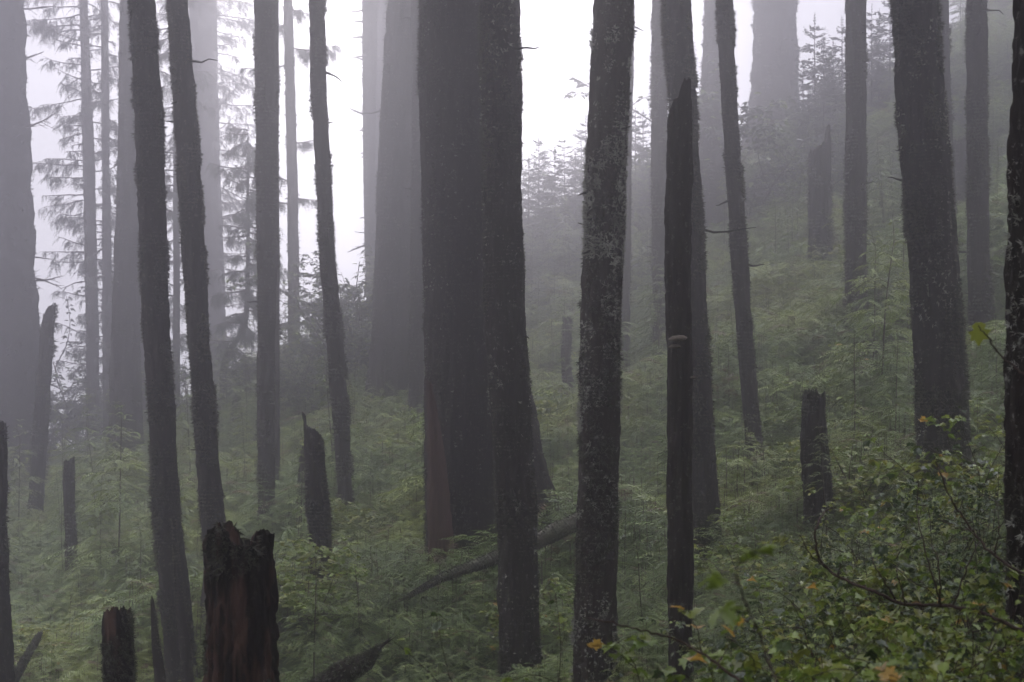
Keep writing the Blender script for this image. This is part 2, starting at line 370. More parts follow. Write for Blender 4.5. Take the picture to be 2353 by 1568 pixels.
def stubs(g, surf, vis_top, n, seed, d):
    cx, cyy, z, v = surf; r_ = np.random.default_rng(seed + 900); kmax = min(int(np.searchsorted(z, vis_top)), len(z) - 2)
    for k in range(n):
        i = int(r_.integers(kmax // 6, max(kmax, 2))); j = int(r_.integers(0, v.shape[1])); c = np.array([cx[i], cyy[i], z[i]]); dr = v[i, j] - c; dr[2] = 0; R_ = np.linalg.norm(dr); dr /= R_
        L = r_.uniform(.08, .35) if r_.uniform() < .9 else r_.uniform(.5, 1.1); dr = dr + np.array([r_.normal(0, .3), r_.normal(0, .3), r_.uniform(-.5, .35)]); s_ = np.linspace(0, 1, 5)
        pts = c + (v[i, j] - c) * .85 + np.outer(s_ * L, dr) + np.cumsum(r_.normal(0, .04 * L, (5, 3)), 0)
        tube_into(g, pts, (.012 + .0005 * d) * (1 - .75 * s_), 5, 0)
def tree(name, label, d, cp, bark='bark', seg=56, rough=1.0, flare=.6, seed=0, height=38, moss=2500, tuft=.05, moss_mat='moss',
         lichen=0, ltuft=.032, base_y=None, buttress=None, cat='tree', group=None, crown=True, crown_z=None, bark_amp=1.0, crown_scale=1.0, thr=-.1):
    P, r = interp_path(cp, d, 0)
    base = P[0]; gzv = gz(base[0], base[1])
    step = d * .0021; vis = .275 * d + 1.0
    P = P.copy()
    if gzv < P[0, 2]: P = np.vstack([[P[0, 0], P[0, 1], gzv], P]); r = np.append(r[0], r)
    root = link(name, None, loc=(P[0, 0], P[0, 1], P[0, 2])); tag(root, label, cat, group)
    top = P[0, 2] + height
    g, surf = trunk_geo(P - P[0], r, d, seg, vis - P[0, 2], step, top - P[0, 2], rough=rough, flare=flare, seed=seed, buttress=buttress, bark=bark_amp)
    mats = [M[bark], M[moss_mat], M['lichen']]; stubs(g, surf, vis - P[0, 2], 7, seed, d)
    if moss: tufts(g, surf, vis - P[0, 2], moss, tuft, 1, seed, thr=thr)
    if lichen: tufts(g, surf, vis - P[0, 2], lichen, ltuft, 2, seed + 3, thr=.05, blades=8, down=.1, width=.2)
    link('trunk', g.mesh('trunk', mats, smooth=1), root)
    if crown:
        z0 = (crown_z if crown_z is not None else max(height * .5, vis - P[0, 2] + 3)); cx, cyy, z, v = surf
        c = link('crown', CROWNS[seed % 3], root, (float(np.interp(z0, z, cx)), float(np.interp(z0, z, cyy)), z0))
        s = (height - z0) / 16.0; c.scale = (crown_scale, crown_scale, s); c.rotation_euler = (0, 0, seed * 1.3)
        crown_top[0] = max(crown_top[0], top + 1)
    return root, surf, P

def snag(name, label, d, cp, jag, bark='snag', seg=64, rough=1.2, flare=.2, seed=0, moss=800, tuft=.04, cat='tree stump', step=None, moss_mat='moss', bark_amp=1.2, extra=.5, group=None, lichen=0, thr=-.1, part='stem'):
    P, r = interp_path(cp, d, 0); base = P[0]; gzv = gz(base[0], base[1])
    if gzv < P[0, 2]: P = np.vstack([[P[0, 0], P[0, 1], gzv], P]); r = np.append(r[0], r)
    g, surf = trunk_geo(P - P[0], r, d, seg, 1e3, step or d * .0021, P[-1, 2] - P[0, 2], rough=rough, flare=flare, seed=seed, jag=jag, bark=bark_amp, base_extra=extra)
    mats = [M[bark], M[moss_mat], M['lichen']]
    if moss: tufts(g, surf, 1e3, moss, tuft, 1, seed, thr=thr)
    if lichen: tufts(g, surf, 1e3, lichen, tuft, 2, seed + 3, thr=.1, blades=7, down=.1)
    o = link(name, g.mesh(name, mats, smooth=1), loc=P[0]); tag(o, label, cat, group); return o, surf, P

def E(l, r_, y): return ((l + r_) / 2, y, r_ - l)

TR = {}
def T(key, *a, **k): TR[key] = tree(*a, **k)
T('far_left', 'conifer_tree', 'huge pale fogged trunk filling the left edge of the picture', 85, [E(-62,54,0),E(-60,70,400),E(-55,84,700),E(-48,88,1000),E(-50,92,1195)], seed=1, moss=900, tuft=.12, height=48, seg=72)
T('t3', 'conifer_tree', 'thin pale fogged trunk with drooping needled boughs, left of its close twin', 100, [E(183,201,0),E(191,218,400),E(197,225,700),E(198,228,850),E(200,235,1085)], seed=3, moss=500, tuft=.12, height=42, seg=32)
T('t4', 'conifer_tree', 'thin pale fogged trunk pressed close to the right of its boughed twin', 98, [E(232,248,0),E(235,252,400),E(235,258,700),E(238,262,1050)], seed=4, moss=500, tuft=.12, height=42, seg=32)
T('t5', 'conifer_tree', 'wide grey fogged trunk just left of the nearest leaning mossy trunk', 75, [E(277,318,0),E(272,316,300),E(263,318,600),E(256,322,850),E(248,330,1085)], seed=5, moss=900, tuft=.1, height=44)
T('t5b', 'conifer_tree', 'pale slim trunk half hidden behind the leftmost dark leaning trunk', 90, [E(318,338,0),E(318,340,600),E(318,345,1060)], seed=6, moss=300, tuft=.1, height=44, seg=28)
T('t6', 'conifer_tree', 'dark mossy trunk leaning left, its foot split by a lichened crack', 32, [E(298,354,0),E(309,368,200),E(316,378,400),E(323,384,600),E(330,391,784),E(347,405,1034),E(355,416,1184),E(371,435,1384),E(390,450,1575)], seed=7, moss=4500, tuft=.045, height=34)
T('t7', 'conifer_tree', 'dark mossy trunk leaning left, rising behind the big broken red stump', 34, [E(386,432,0),E(398,446,200),E(409,462,400),E(421,472,600),E(433,482,784),E(451,502,1034),E(462,514,1184),E(470,524,1300)], seed=8, moss=4500, tuft=.045, height=34)
T('t8', 'conifer_tree', 'very pale wide trunk fading into fog among drooping boughs', 112, [E(434,498,0),E(449,502,300),E(462,514,600),E(474,521,800),E(484,526,950)], seed=9, moss=300, tuft=.12, height=46, seg=48)
T('t9', 'conifer_tree', 'straight dark trunk behind the big broken red stump, slightly bowed', 50, [E(584,638,0),E(588,637,300),E(590,637,600),E(592,631,784),E(592,630,1000),E(595,630,1184)], seed=10, moss=3200, tuft=.06, height=38)
T('t9b', 'conifer_tree', 'slim grey trunk hugging the right side of the straight bowed trunk', 58, [E(622,640,0),E(624,640,300),E(627,642,600),E(628,643,985)], seed=11, moss=500, tuft=.06, height=36, seg=28)
T('t10', 'conifer_tree', 'slender pale trunk standing alone in the bright left sky', 85, [E(651,671,0),E(660,684,400),E(662,688,700),E(662,690,850)], seed=12, moss=500, tuft=.09, height=40, seg=32)
T('t11', 'conifer_tree', 'thin crooked dark trunk bending rightward toward its foot', 48, [E(711,746,0),E(714,749,200),E(727,761,400),E(736,770,600),E(750,789,784),E(766,804,984),E(780,808,1140)], seed=13, moss=2600, tuft=.06, height=34, seg=44)
T('t12', 'dead_tree', 'pale trunk with broken bare branches reaching left into the sky', 95, [E(832,867,0),E(835,862,400),E(843,866,780)], seed=14, moss=500, tuft=.1, height=40, seg=36)
T('t13', 'conifer_tree', 'pale trunk between the bare branched one and the wide tapering trunk', 105, [E(864,895,0),E(856,885,400),E(850,880,780)], seed=15, moss=300, tuft=.1, height=40, seg=36)
T('t14', 'conifer_tree', 'wide grey tapering trunk left of the thickest dark trunk', 70, [E(890,960,0),E(878,954,200),E(868,948,400),E(860,944,700),E(852,942,904)], seed=16, moss=1400, tuft=.08, height=46, seg=72)
T('t15', 'conifer_tree', 'narrow grey trunk squeezed between the wide grey and the thickest dark trunk', 62, [E(944,974,0),E(948,980,300),E(942,976,600),E(940,975,934)], seed=17, moss=900, tuft=.07, height=38, seg=36)
T('t16', 'conifer_tree', 'thickest dark trunk near the centre with a buttress flaring right at its foot', 38, [E(961,1165,0),E(970,1180,400),E(975,1195,784),E(979,1210,984),E(982,1225,1310)], seed=18, moss=5000, tuft=.05, height=46, seg=130, rough=.5, flare=.05, buttress=(0.0, 1.5, 1.9, .5), lichen=900)
T('t17', 'conifer_tree', 'tall dark trunk overlapping the right side of the thickest trunk', 27, [E(1105,1192,0),E(1108,1197,250),E(1110,1201,500),E(1115,1209,784),E(1130,1222,984),E(1143,1232,1184),E(1151,1241,1565)], seed=19, moss=5500, tuft=.035, height=36, seg=80, flare=.15, lichen=500)
T('t18', 'conifer_tree', 'dark trunk speckled all over with pale lichen rosettes right of centre', 23, [E(1368,1457,0),E(1354,1443,200),E(1347,1436,400),E(1340,1429,600),E(1336,1426,784),E(1331,1424,984),E(1325,1419,1184),E(1321,1416,1400),E(1321,1416,1540)], bark='bark_lichen', seed=20, moss=3500, tuft=.035, height=34, seg=80, flare=.1, lichen=2600, ltuft=.036)
T('t18b', 'conifer_tree', 'slim pale trunk peeping out behind the right side of the lichen speckled trunk', 60, [E(1434,1458,0),E(1428,1452,300),E(1424,1449,600),E(1420,1446,900)], seed=21, moss=500, tuft=.06, height=36, seg=36)
T('t19', 'conifer_tree', 'grey trunk with fuzzy left edge behind the tall pointed snag', 60, [E(1498,1534,0),E(1498,1535,200),E(1497,1533,400),E(1501,1533,784),E(1503,1535,930)], seed=22, moss=2200, tuft=.08, height=38, seg=44)
T('t20', 'conifer_tree', 'mossy dark trunk directly behind the tall pointed snag, bowing rightward', 32, [E(1521,1588,0),E(1534,1596,200),E(1548,1609,400),E(1555,1617,600),E(1560,1627,784),E(1572,1639,984),E(1588,1651,1184),E(1594,1656,1310)], seed=23, moss=4500, tuft=.045, height=34, seg=64)
T('t21', 'conifer_tree', 'pale fogged trunk with lumpy edges left of the thin curved dark trunk', 88, [E(1620,1656,0),E(1612,1656,200),E(1607,1669,400),E(1608,1672,640)], seed=24, moss=1400, tuft=.13, height=44, seg=48, rough=1.5)
T('t22', 'conifer_tree', 'thin curved dark trunk leaning left in the right half', 40, [E(1646,1684,0),E(1656,1691,200),E(1669,1704,400),E(1681,1719,600),E(1694,1729,784),E(1711,1749,984),E(1719,1757,1090)], seed=25, moss=2600, tuft=.05, height=32, seg=48)
T('t23', 'conifer_tree', 'massive pale trunk on the far ridge, wider at its fogged foot', 104, [E(1735,1829,0),E(1730,1830,200),E(1721,1842,350),E(1714,1850,455)], seed=26, moss=1100, tuft=.13, height=48, seg=80)
T('t25', 'conifer_tree', 'straight upright grey trunk right of the broken far snag', 52, [E(1942,1990,0),E(1944,1990,300),E(1944,1991,500),E(1944,1990,690)], seed=27, moss=2200, tuft=.06, height=40, seg=52)
T('t26', 'conifer_tree', 'broad dark mossy trunk leaning left in the right part', 30, [E(2056,2157,0),E(2063,2167,200),E(2076,2184,400),E(2089,2199,600),E(2101,2213,784),E(2108,2223,984),E(2110,2226,1060)], seed=28, moss=6500, tuft=.05, height=38, seg=84, flare=.15, lichen=900)
T('t26b', 'conifer_tree', 'slim fogged trunk just showing behind the right edge of the broad mossy trunk', 58, [E(2146,2178,0),E(2155,2184,200),E(2166,2194,400),E(2176,2202,600)], seed=29, moss=900, tuft=.07, height=36, seg=36)
T('t28', 'conifer_tree', 'dark upright trunk between the broad mossy trunk and the right edge', 47, [E(2222,2267,0),E(2222,2269,400),E(2225,2273,600),E(2231,2283,784),E(2239,2286,865)], seed=30, moss=3000, tuft=.055, height=38, seg=52)
T('t29', 'conifer_tree', 'nearest black trunk cut by the right edge of the picture', 11, [E(2336,2440,0),E(2331,2434,200),E(2323,2428,350),E(2318,2424,600),E(2314,2420,900),E(2316,2424,1184),E(2328,2440,1600)], bark='bark_near', seed=31, moss=1300, tuft=.02, height=30, seg=110, bark_amp=1.5, lichen=350)

# trees added round the camera, out of view, so their crowns shade the foreground
for k, (x, y, hh, w_) in enumerate(((-5.5, 4, 34, .7), (5.2, -1.5, 36, .8), (7.8, 13, 33, .7), (-7.5, 15, 35, .6), (1.5, -7, 35, .8), (11, 22, 34, .7), (-11.5, 24, 34, .6), (8.5, 5.5, 34, .5), (-3.2, -2.5, 30, .6), (4.6, 5.0, 28, .4), (-6.2, 9.5, 32, .5), (-9.5, -1, 34, .7), (7, -6, 34, .7), (-4, -9, 34, .7))):
    CZ = (7, 5.5, 8.5, 10, 5, 12, 12.5, 7, 5, 6.5, 8, 7, 6, 5)
    root = link('conifer_tree', None, loc=(x, y, gz(x, y))); tag(root, 'unseen conifer added beside the camera to shade the foreground', 'tree', 'unseen trees added for shade')
    P_ = np.array([[0, 0, 0.], [.1, .1, hh * .5]]); g_, surf_ = trunk_geo(P_, np.array([w_ / 2, w_ * .4]), 20, 24, 9, .12, hh, seed=500 + k)
    link('trunk', g_.mesh('trunk', [M['bark']], smooth=-1), root); c_ = link('crown', CROWNS[k % 3], root, (0, 0, CZ[k] + 1.5 - root.location.z)); c_.scale = (1.3, 1.3, (hh - CZ[k]) / 16); c_.rotation_euler = (0, 0, k)

snag('broken_snag', 'tall dark pointed snag with bracket fungi, standing before a mossy trunk', 21, [E(1540,1588,178),E(1533,1588,260),E(1531,1588,400),E(1530,1589,600),E(1531,1591,784),E(1534,1590,984),E(1537,1592,1184),E(1536,1594,1600)], ([(-1,.55),(-.7,.30),(-.2,.22),(.3,.02),(1,.0)], .06), bark='snag', seg=80, seed=40, moss=300, tuft=.02, cat='snag')
snag('broken_snag', 'leaning grey snag at the far left against the bright sky', 68, [E(112,129,692),E(96,124,740),E(88,120,830),E(76,110,1000),E(63,96,1195)], ([(-1,.5),(0,.1),(1,0)], .2), seed=41, moss=400, tuft=.1, cat='snag')
snag('broken_snag', 'dark narrow broken stem rising along the left edge', 30, [E(-16,14,955),E(-18,14,1200),E(-26,22,1400),E(-40,36,1575)], ([(-1,0),(1,.1)], .15), seed=42, moss=500, cat='snag')
snag('broken_snag', 'short upright dark snag near the left edge, flat topped', 50, [E(147,171,1045),E(146,172,1130),E(148,174,1200),E(151,178,1285)], ([(-1,.15),(0,.1),(1,0)], .15), seed=43, moss=500, cat='snag')
snag('broken_stump', 'faint small rotten stump among the ferns at lower left', 50, [E(251,271,1250),E(249,274,1300),E(247,277,1330)], ([(-1,.35),(.3,0),(1,.2)], .2), seed=44, moss=500, cat='tree stump')
snag('broken_stump', 'pale pointed stump on the far ridge in fog', 75, [E(536,553,900),E(531,558,930),E(530,561,985)], ([(-1,1.),(-.2,0),(1,1.2)], .25), seed=45, moss=500, tuft=.09, cat='tree stump')
snag('broken_snag', 'dark mossy snag with a splintered spike at its top left', 36, [E(693,741,945),E(698,743,1000),E(700,748,1100),E(708,757,1200),E(717,767,1330),E(722,772,1420)], ([(-1,0),(-.96,.0),(-.88,.22),(-.5,.3),(.3,.36),(.7,.5),(1,.6)], .08), seed=46, moss=1800, tuft=.04, cat='snag')
snag('broken_snag', 'slim grey snag tucked behind the splintered mossy snag', 50, [E(692,706,985),E(684,706,1100),E(679,707,1200),E(676,706,1275)], ([(-1,.8),(1,0)], .1), seed=47, moss=400, cat='snag')
snag('broken_snag', 'bent slender snag on the slope between the two central dark trunks', 62, [E(1293,1316,722),E(1290,1315,790),E(1288,1309,830),E(1293,1318,880),E(1299,1322,910)], ([(-1,0),(1,.05)], .12), seed=48, moss=400, tuft=.06, cat='snag')
snag('broken_snag', 'grey far snag with a tall splinter on its right side', 68, [E(1858,1908,283),E(1858,1909,400),E(1859,1909,500),E(1860,1910,610)], ([(-1,1.),(-.3,.95),(.3,.7),(.7,.55),(.82,0),(1,0)], .3), seed=49, moss=1000, tuft=.08, cat='snag')
snag('broken_snag', 'faint snag stump behind the dark upright trunk at far right', 75, [E(2188,2222,312),E(2190,2224,400),E(2195,2228,540)], ([(-1,.2),(1,.0)], .2), seed=50, moss=500, tuft=.08, cat='snag')
snag('broken_snag', 'squat dark snag with ragged top on the right hillside', 30, [E(1846,1895,884),E(1845,1895,960),E(1842,1901,1030),E(1843,1908,1080),E(1848,1908,1120),E(1852,1912,1175)], ([(-1,.18),(-.6,.02),(.1,.05),(.5,.2),(.9,.08),(1,.12)], .16), seed=51, moss=900, tuft=.03, cat='snag')
snag('broken_stump', 'big near stump with jagged top and rotten red face', 13, [E(475,620,1195),E(474,624,1280),E(475,628,1400),E(473,636,1600)], ([(-1,.13),(-.85,.07),(-.6,.02),(-.42,.0),(-.36,.0),(-.3,.05),(-.14,.07),(-.10,.14),(.3,.17),(.56,.17),(.62,.08),(.85,.06),(1,.10)], .022), bark='rotten', seg=190, seed=52, rough=.6, moss=1500, tuft=.035, cat='tree stump', step=.018, bark_amp=1.4, thr=.15)
snag('broken_stump', 'smaller near stump with crumbled top and pale moss at the lower left', 17, [E(236,299,1387),E(234,302,1450),E(240,308,1530),E(243,314,1620)], ([(-1,.14),(-.6,.02),(.2,0),(.7,.1),(.85,.02),(1,.03)], .07), bark='rotten', seg=110, seed=53, moss=1100, tuft=.03, cat='tree stump', step=.02, thr=0)
snag('wood_splinter', 'thin pointed splinter of standing wood between the two near stumps', 26, [E(346,350,1358),E(346,356,1400),E(348,366,1470),E(358,386,1580)], ([(-1,.1),(0,0),(1,.2)], .1), seg=32, seed=54, moss=500, tuft=.035, cat='wood splinter')
snag('bark_slab', 'reddish bare wood slab leaning on the thickest trunk', 36.2, [E(980,988,868),E(981,1004,935),E(984,1022,1050),E(984,1034,1180),E(988,1046,1300)], ([(-1,.0),(1,.1)], .1), bark='slab', seg=40, seed=55, moss=0, cat='wood slab')


# ------------------------------------------------------------------ small growth: sprays, saplings, shrubs
def spray(g, p0, d0, L, m=0, pairs=12, wl=.30, sag=.5, lw=.010, stem_m=None, r_=rng):
    """an arching needled twig: a thin axis with slender leaflets both sides"""
    d0 = np.asarray(d0, float); d0 = d0 / (np.linalg.norm(d0) + 1e-9); s = np.linspace(0, 1, pairs + 1)
    ax = p0 + np.outer(s * L, d0) + np.outer(-sag * L * s ** 2, [0, 0, 1])
    side = np.cross(d0, [0, 0, 1]); side = side / (np.linalg.norm(side) + 1e-9)
    # axis strip
    wv = side * lw * .35; up = np.array([0, 0, 1]) * lw * .5
    v = np.concatenate([ax - wv + up * .5, ax + wv - up * .5]); k = pairs + 1; i = np.arange(pairs)
    g.add(v, np.stack([i, i + 1, i + 1 + k, i + k], -1), m=m if stem_m is None else stem_m)
    tg = np.gradient(ax, axis=0); tg /= np.linalg.norm(tg, axis=1)[:, None]
    ln = L * wl * (np.sin(np.clip(s * 1.05 + .12, 0, 1.1) * pi / 1.15)) * r_.uniform(.7, 1.15, k)
    V_ = []
    for sd in (-1, 1):
        dr = tg * .65 + side * sd; dr = dr + np.array([0, 0, -.35]) * r_.uniform(.3, 1.6, (k, 1)); dr /= np.linalg.norm(dr, axis=1)[:, None]
        e = ax + dr * ln[:, None]; w_ = tg * lw * (1 + ln[:, None] * 6)
        mid = ax + dr * ln[:, None] * .5
        V_.append(np.stack([ax, mid - w_, e, mid + w_], 1))
    V_ = np.concatenate(V_); g.add(V_.reshape(-1, 3), np.arange(len(V_) * 4).reshape(-1, 4), m=m)

def clump(seed, n=26, rad=.55, h=.9, L=.5, pale=.18):
    r_ = np.random.default_rng(seed); g = Geo()
    for k in range(n):
        a = r_.uniform(0, 2 * pi); rr = rad * r_.uniform(0, 1) ** .6 * .7; z = h * r_.uniform(.05, 1) * (1 - .45 * rr / rad)
        a2 = a + r_.normal(0, .8)
        spray(g, np.array([cos(a) * rr, sin(a) * rr, z]), [cos(a2), sin(a2), r_.uniform(.0, .9)], L * r_.uniform(.6, 1.3), m=3 if r_.uniform() < .04 else 1 if r_.uniform() < pale else 0,
              pairs=14, sag=r_.uniform(.3, 1.0), lw=.007, wl=r_.uniform(.13, .24), r_=r_)
    for k in range(3):
        a = r_.uniform(0, 2 * pi); rr = rad * .4; tube_into(g, [[cos(a) * rr, sin(a) * rr, -.2], [cos(a) * rr * .7, sin(a) * rr, h * .9]], [.012, .004], 3, 2)
    return g
def sapling(seed, H=2.6, n_w=34, spread=.75, dens=1.0):
    """stem geometry, foliage geometry of a young hemlock with drooping leader"""
    r_ = np.random.default_rng(seed); gs, gf = Geo(), Geo(); s = np.linspace(0, 1, 9)
    lean = r_.normal(0, .05, 2)
    st = np.stack([lean[0] * s * H + .02 * np.sin(s * 7 + seed), lean[1] * s * H, s * H], -1)
    st[-1, :2] += r_.normal(0, .05, 2)
    tube_into(gs, np.vstack([[0, 0, -.3], st]), np.append((.013 * H / 2.5), .012 * H / 2.5 * (1 - s) ** .8 + .003), 4, 0)
    for k in range(int(n_w * H / 1.6)):
        t = r_.uniform(.04, .98); L = H * spread * .42 * (1 - t) ** .65 * r_.uniform(.6, 1.2) + .08; a = r_.uniform(0, 2 * pi)
        p0 = np.array([np.interp(t, s, st[:, q]) for q in range(3)]); d0 = np.array([cos(a), sin(a), .55 * t + r_.uniform(-.05, .25)])
        spray(gf, p0, d0, L, m=0 if r_.uniform() < .8 else 1, pairs=8, wl=.16, sag=.45, lw=.010, stem_m=2, r_=r_)
        for q in range(int(2 + L * 7 * dens)):
            u = r_.uniform(.2, 1); pp = p0 + d0 / np.linalg.norm(d0) * L * u + np.array([0, 0, -.45 * L * u * u]); a2 = a + r_.choice([-1, 1]) * r_.uniform(.4, 1.0)
            spray(gf, pp, [cos(a2), sin(a2), r_.uniform(-.2, .25)], L * (.28 + .3 * (1 - u)) * r_.uniform(.7, 1.2), m=0 if r_.uniform() < .8 else 1, pairs=7, wl=.26, sag=.5, lw=.009, r_=r_)
    return gs, gf
LEAF_OUT = np.array([[0,0],[.10,-.03],[.30,.10],[.22,.28],[.50,.34],[.34,.50],[.40,.72],[.18,.70],[0,1.0],[-.18,.70],[-.40,.72],[-.34,.50],[-.50,.34],[-.22,.28],[-.30,.10],[-.10,-.03]])
OVAL = np.array([[0,0],[.16,.18],[.24,.45],[.15,.78],[0,1],[-.15,.78],[-.24,.45],[-.16,.18]])
def leaf(g, p, d, nrm, L, m=0, shape=LEAF_OUT, fold=.25, curl=.25, wid=1.0):
    d = d / (np.linalg.norm(d) + 1e-9); s_ = np.cross(d, nrm); s_ /= np.linalg.norm(s_) + 1e-9; nn = np.cross(s_, d)
    x = shape[:, 0] * wid; y = shape[:, 1]
    v = p + L * (np.outer(x, s_) + np.outer(y, d) + np.outer(fold * np.abs(x) - curl * y * y, nn))
    c = p + L * (.45 * d - curl * .2 * nn); k = len(shape); i = np.arange(k)
    g.add(np.vstack([v, [c]]), t=np.stack([i, (i + 1) % k, np.full(k, k)], -1), m=m)
def unit(r_): v = r_.normal(0, 1, 3); return v / np.linalg.norm(v)
def shrub(seed, H=1.3, n_stem=9, leaf_L=.09, per=16, spread=.6, shape=LEAF_OUT, mats=(.75, .2, .05), up=.3, bare=0.0, stem_r=.006):
    """stems and leaves of a broadleaved shrub; leaves sit in threes along the twigs"""
    r_ = np.random.default_rng(seed); gs, gl = Geo(), Geo()
    def twig(p, d, L, r0, depth):
        n = 6; pts = [p]; dd = d.copy()
        for k in range(n):
            dd = dd + r_.normal(0, .16, 3) + np.array([0, 0, -.07]); dd /= np.linalg.norm(dd); pts.append(pts[-1] + dd * L / n)
        pts = np.array(pts); tube_into(gs, pts, np.linspace(r0, r0 * .4, n + 1), 4 if depth else 5, 0)
        if depth < 2:
            for k in range(r_.integers(2, 5)):
                u = r_.uniform(.3, .95); q = np.array([np.interp(u * n, range(n + 1), pts[:, a]) for a in range(3)])
                dn = dd * .5 + unit(r_) * .8; dn[2] = abs(dn[2]) * .6 + .05; dn /= np.linalg.norm(dn); twig(q, dn, L * r_.uniform(.35, .6), r0 * .55, depth + 1)
        nl = int(per * (.5 if depth == 0 else .6 if depth == 1 else .45))
        for k in range(nl):
            if r_.uniform() < bare: continue
            u = r_.uniform(.25, 1.02); q = np.array([np.interp(min(u, 1) * n, range(n + 1), pts[:, a]) for a in range(3)])
            az = r_.uniform(0, 2 * pi); ld = np.array([cos(az), sin(az), r_.uniform(-.55, .25)]); q2 = q + ld * leaf_L * .35
            m = int(np.searchsorted(np.cumsum(mats), r_.uniform())); m = min(m, len(mats) - 1)
            for t, (ro, sc) in enumerate(((0, 1), (.95, .8), (-.95, .8))):
                if t and r_.uniform() < .35: continue
                ca, sa = cos(ro), sin(ro); l2 = np.array([ld[0] * ca - ld[1] * sa, ld[0] * sa + ld[1] * ca, ld[2]])
                leaf(gl, q2, l2, np.array([r_.normal(0, up), r_.normal(0, up), 1.0]), leaf_L * sc * r_.uniform(.7, 1.25), m, shape, curl=r_.uniform(.05, .4))
    for k in range(n_stem):
        a = r_.uniform(0, 2 * pi); d = np.array([cos(a) * spread * r_.uniform(.1, 1), sin(a) * spread * r_.uniform(.1, 1), 1.0]); d /= np.linalg.norm(d)
        twig(np.array([cos(a) * .08, sin(a) * .08, -.15]), d, H * r_.uniform(.6, 1.15), stem_r * H, 0)
    return gs, gl
LM = [M['leaf'], M['leaf_yellow'], M['leaf_autumn']]
LF = [M['leaf_dark'], M['leaf'], M['leaf_yellow'], M['leaf_autumn']]

# ---- undergrowth that nobody could count: needled sprays all over the slope, placed by geometry nodes
src = bpy.data.collections.new('undergrowth_pieces')
protos = []
for k in range(7):
    me = clump(100 + k, n=46 if k < 5 else 60, h=1.0, L=.5 + .07 * (k % 3)).mesh('fern_clump', [M['needle'], M['needle_pale'], M['twig'], M['dead_fern']])
    o = bpy.data.objects.new('piece_%d' % k, me); src.objects.link(o)
trunk_xy = np.array([[o.location.x, o.location.y] for o in S.objects if o.get('category')])
def scatter(n_try, x0, x1, y0, y1, dens):
    """points on the visible wedge"""
    y = np.sqrt(rng.uniform(y0 ** 2, y1 ** 2, n_try)); u = rng.uniform(-.40, .44, n_try); x = u * y
    ok = rng.uniform(0, 1, n_try) < dens(x, y); return x[ok], y[ok]
def dens_fern(x, y):
    n_ = vnoise(np.stack([x * .22, y * .22, 0 * x], -1), 21)
    return np.clip(.72 + .5 * n_, .42, 1) * np.clip((y - 6) / 8, 0, 1)
px_, py_ = scatter(21000, 0, 0, 9, 125, dens_fern)
ye = rng.uniform(13, 62, 7500); xe = rng.uniform(-.38, .42, 7500) * ye      # a denser low layer on the nearer slope
px_ = np.concatenate([px_, xe]); py_ = np.concatenate([py_, ye])
pz_ = ground(px_, py_)
sc_ = rng.uniform(.6, 1.25, len(px_)) * (.9 + .006 * py_) * (1 + .5 * vnoise(np.stack([px_ * .3, py_ * .3, 0 * px_], -1), 22))
sc_ *= np.clip(.45 + (py_ - 9) / 28, .45, 1)
sc_[-7500:] *= .7
sc_ = np.where(py_ < 31, np.minimum(sc_, .35 + .012 * py_), sc_)
sc_ *= np.where((np.abs(px_ + .3) < 3.2) & (py_ > 26) & (py_ < 33.0), .82, 1)
pm = bpy.data.meshes.new('undergrowth'); pm.vertices.add(len(px_)); pm.vertices.foreach_set('co', np.stack([px_, py_, pz_ - .05], -1).astype(np.float32).ravel())
for nm, arr in (('sc', sc_), ('rz', rng.uniform(0, 6.283, len(px_)))):
    at_ = pm.attributes.new(nm, 'FLOAT', 'POINT'); at_.data.foreach_set('value', arr.astype(np.float32))
at_ = pm.attributes.new('ix', 'INT', 'POINT'); at_.data.foreach_set('value', rng.integers(0, 7, len(px_)).astype(np.int32))
uo = link('undergrowth', pm); tag(uo, 'feathery green ferns and low hemlock sprays covering the slope', 'undergrowth', kind='stuff')
gt = bpy.data.node_groups.new('scatter', 'GeometryNodeTree')
gt.interface.new_socket('Geometry', in_out='INPUT', socket_type='NodeSocketGeometry'); gt.interface.new_socket('Geometry', in_out='OUTPUT', socket_type='NodeSocketGeometry')
gi = gt.nodes.new('NodeGroupInput'); go = gt.nodes.new('NodeGroupOutput'); ci = gt.nodes.new('GeometryNodeCollectionInfo'); ci.inputs[0].default_value = src
ci.inputs['Separate Children'].default_value = True; ci.inputs['Reset Children'].default_value = True
ip = gt.nodes.new('GeometryNodeInstanceOnPoints'); ip.inputs['Pick Instance'].default_value = True
def named(nm, typ):
    a = gt.nodes.new('GeometryNodeInputNamedAttribute'); a.data_type = typ; a.inputs[0].default_value = nm; return a.outputs[0]
cx_ = gt.nodes.new('ShaderNodeCombineXYZ'); gt.links.new(named('rz', 'FLOAT'), cx_.inputs[2])
e2r = gt.nodes.new('FunctionNodeEulerToRotation'); gt.links.new(cx_.outputs[0], e2r.inputs[0])
gt.links.new(gi.outputs[0], ip.inputs['Points']); gt.links.new(ci.outputs[0], ip.inputs['Instance']); gt.links.new(named('ix', 'INT'), ip.inputs['Instance Index'])
gt.links.new(e2r.outputs[0], ip.inputs['Rotation']); gt.links.new(named('sc', 'FLOAT'), ip.inputs['Scale']); gt.links.new(ip.outputs[0], go.inputs[0])
md = uo.modifiers.new('scatter', 'NODES'); md.node_group = gt

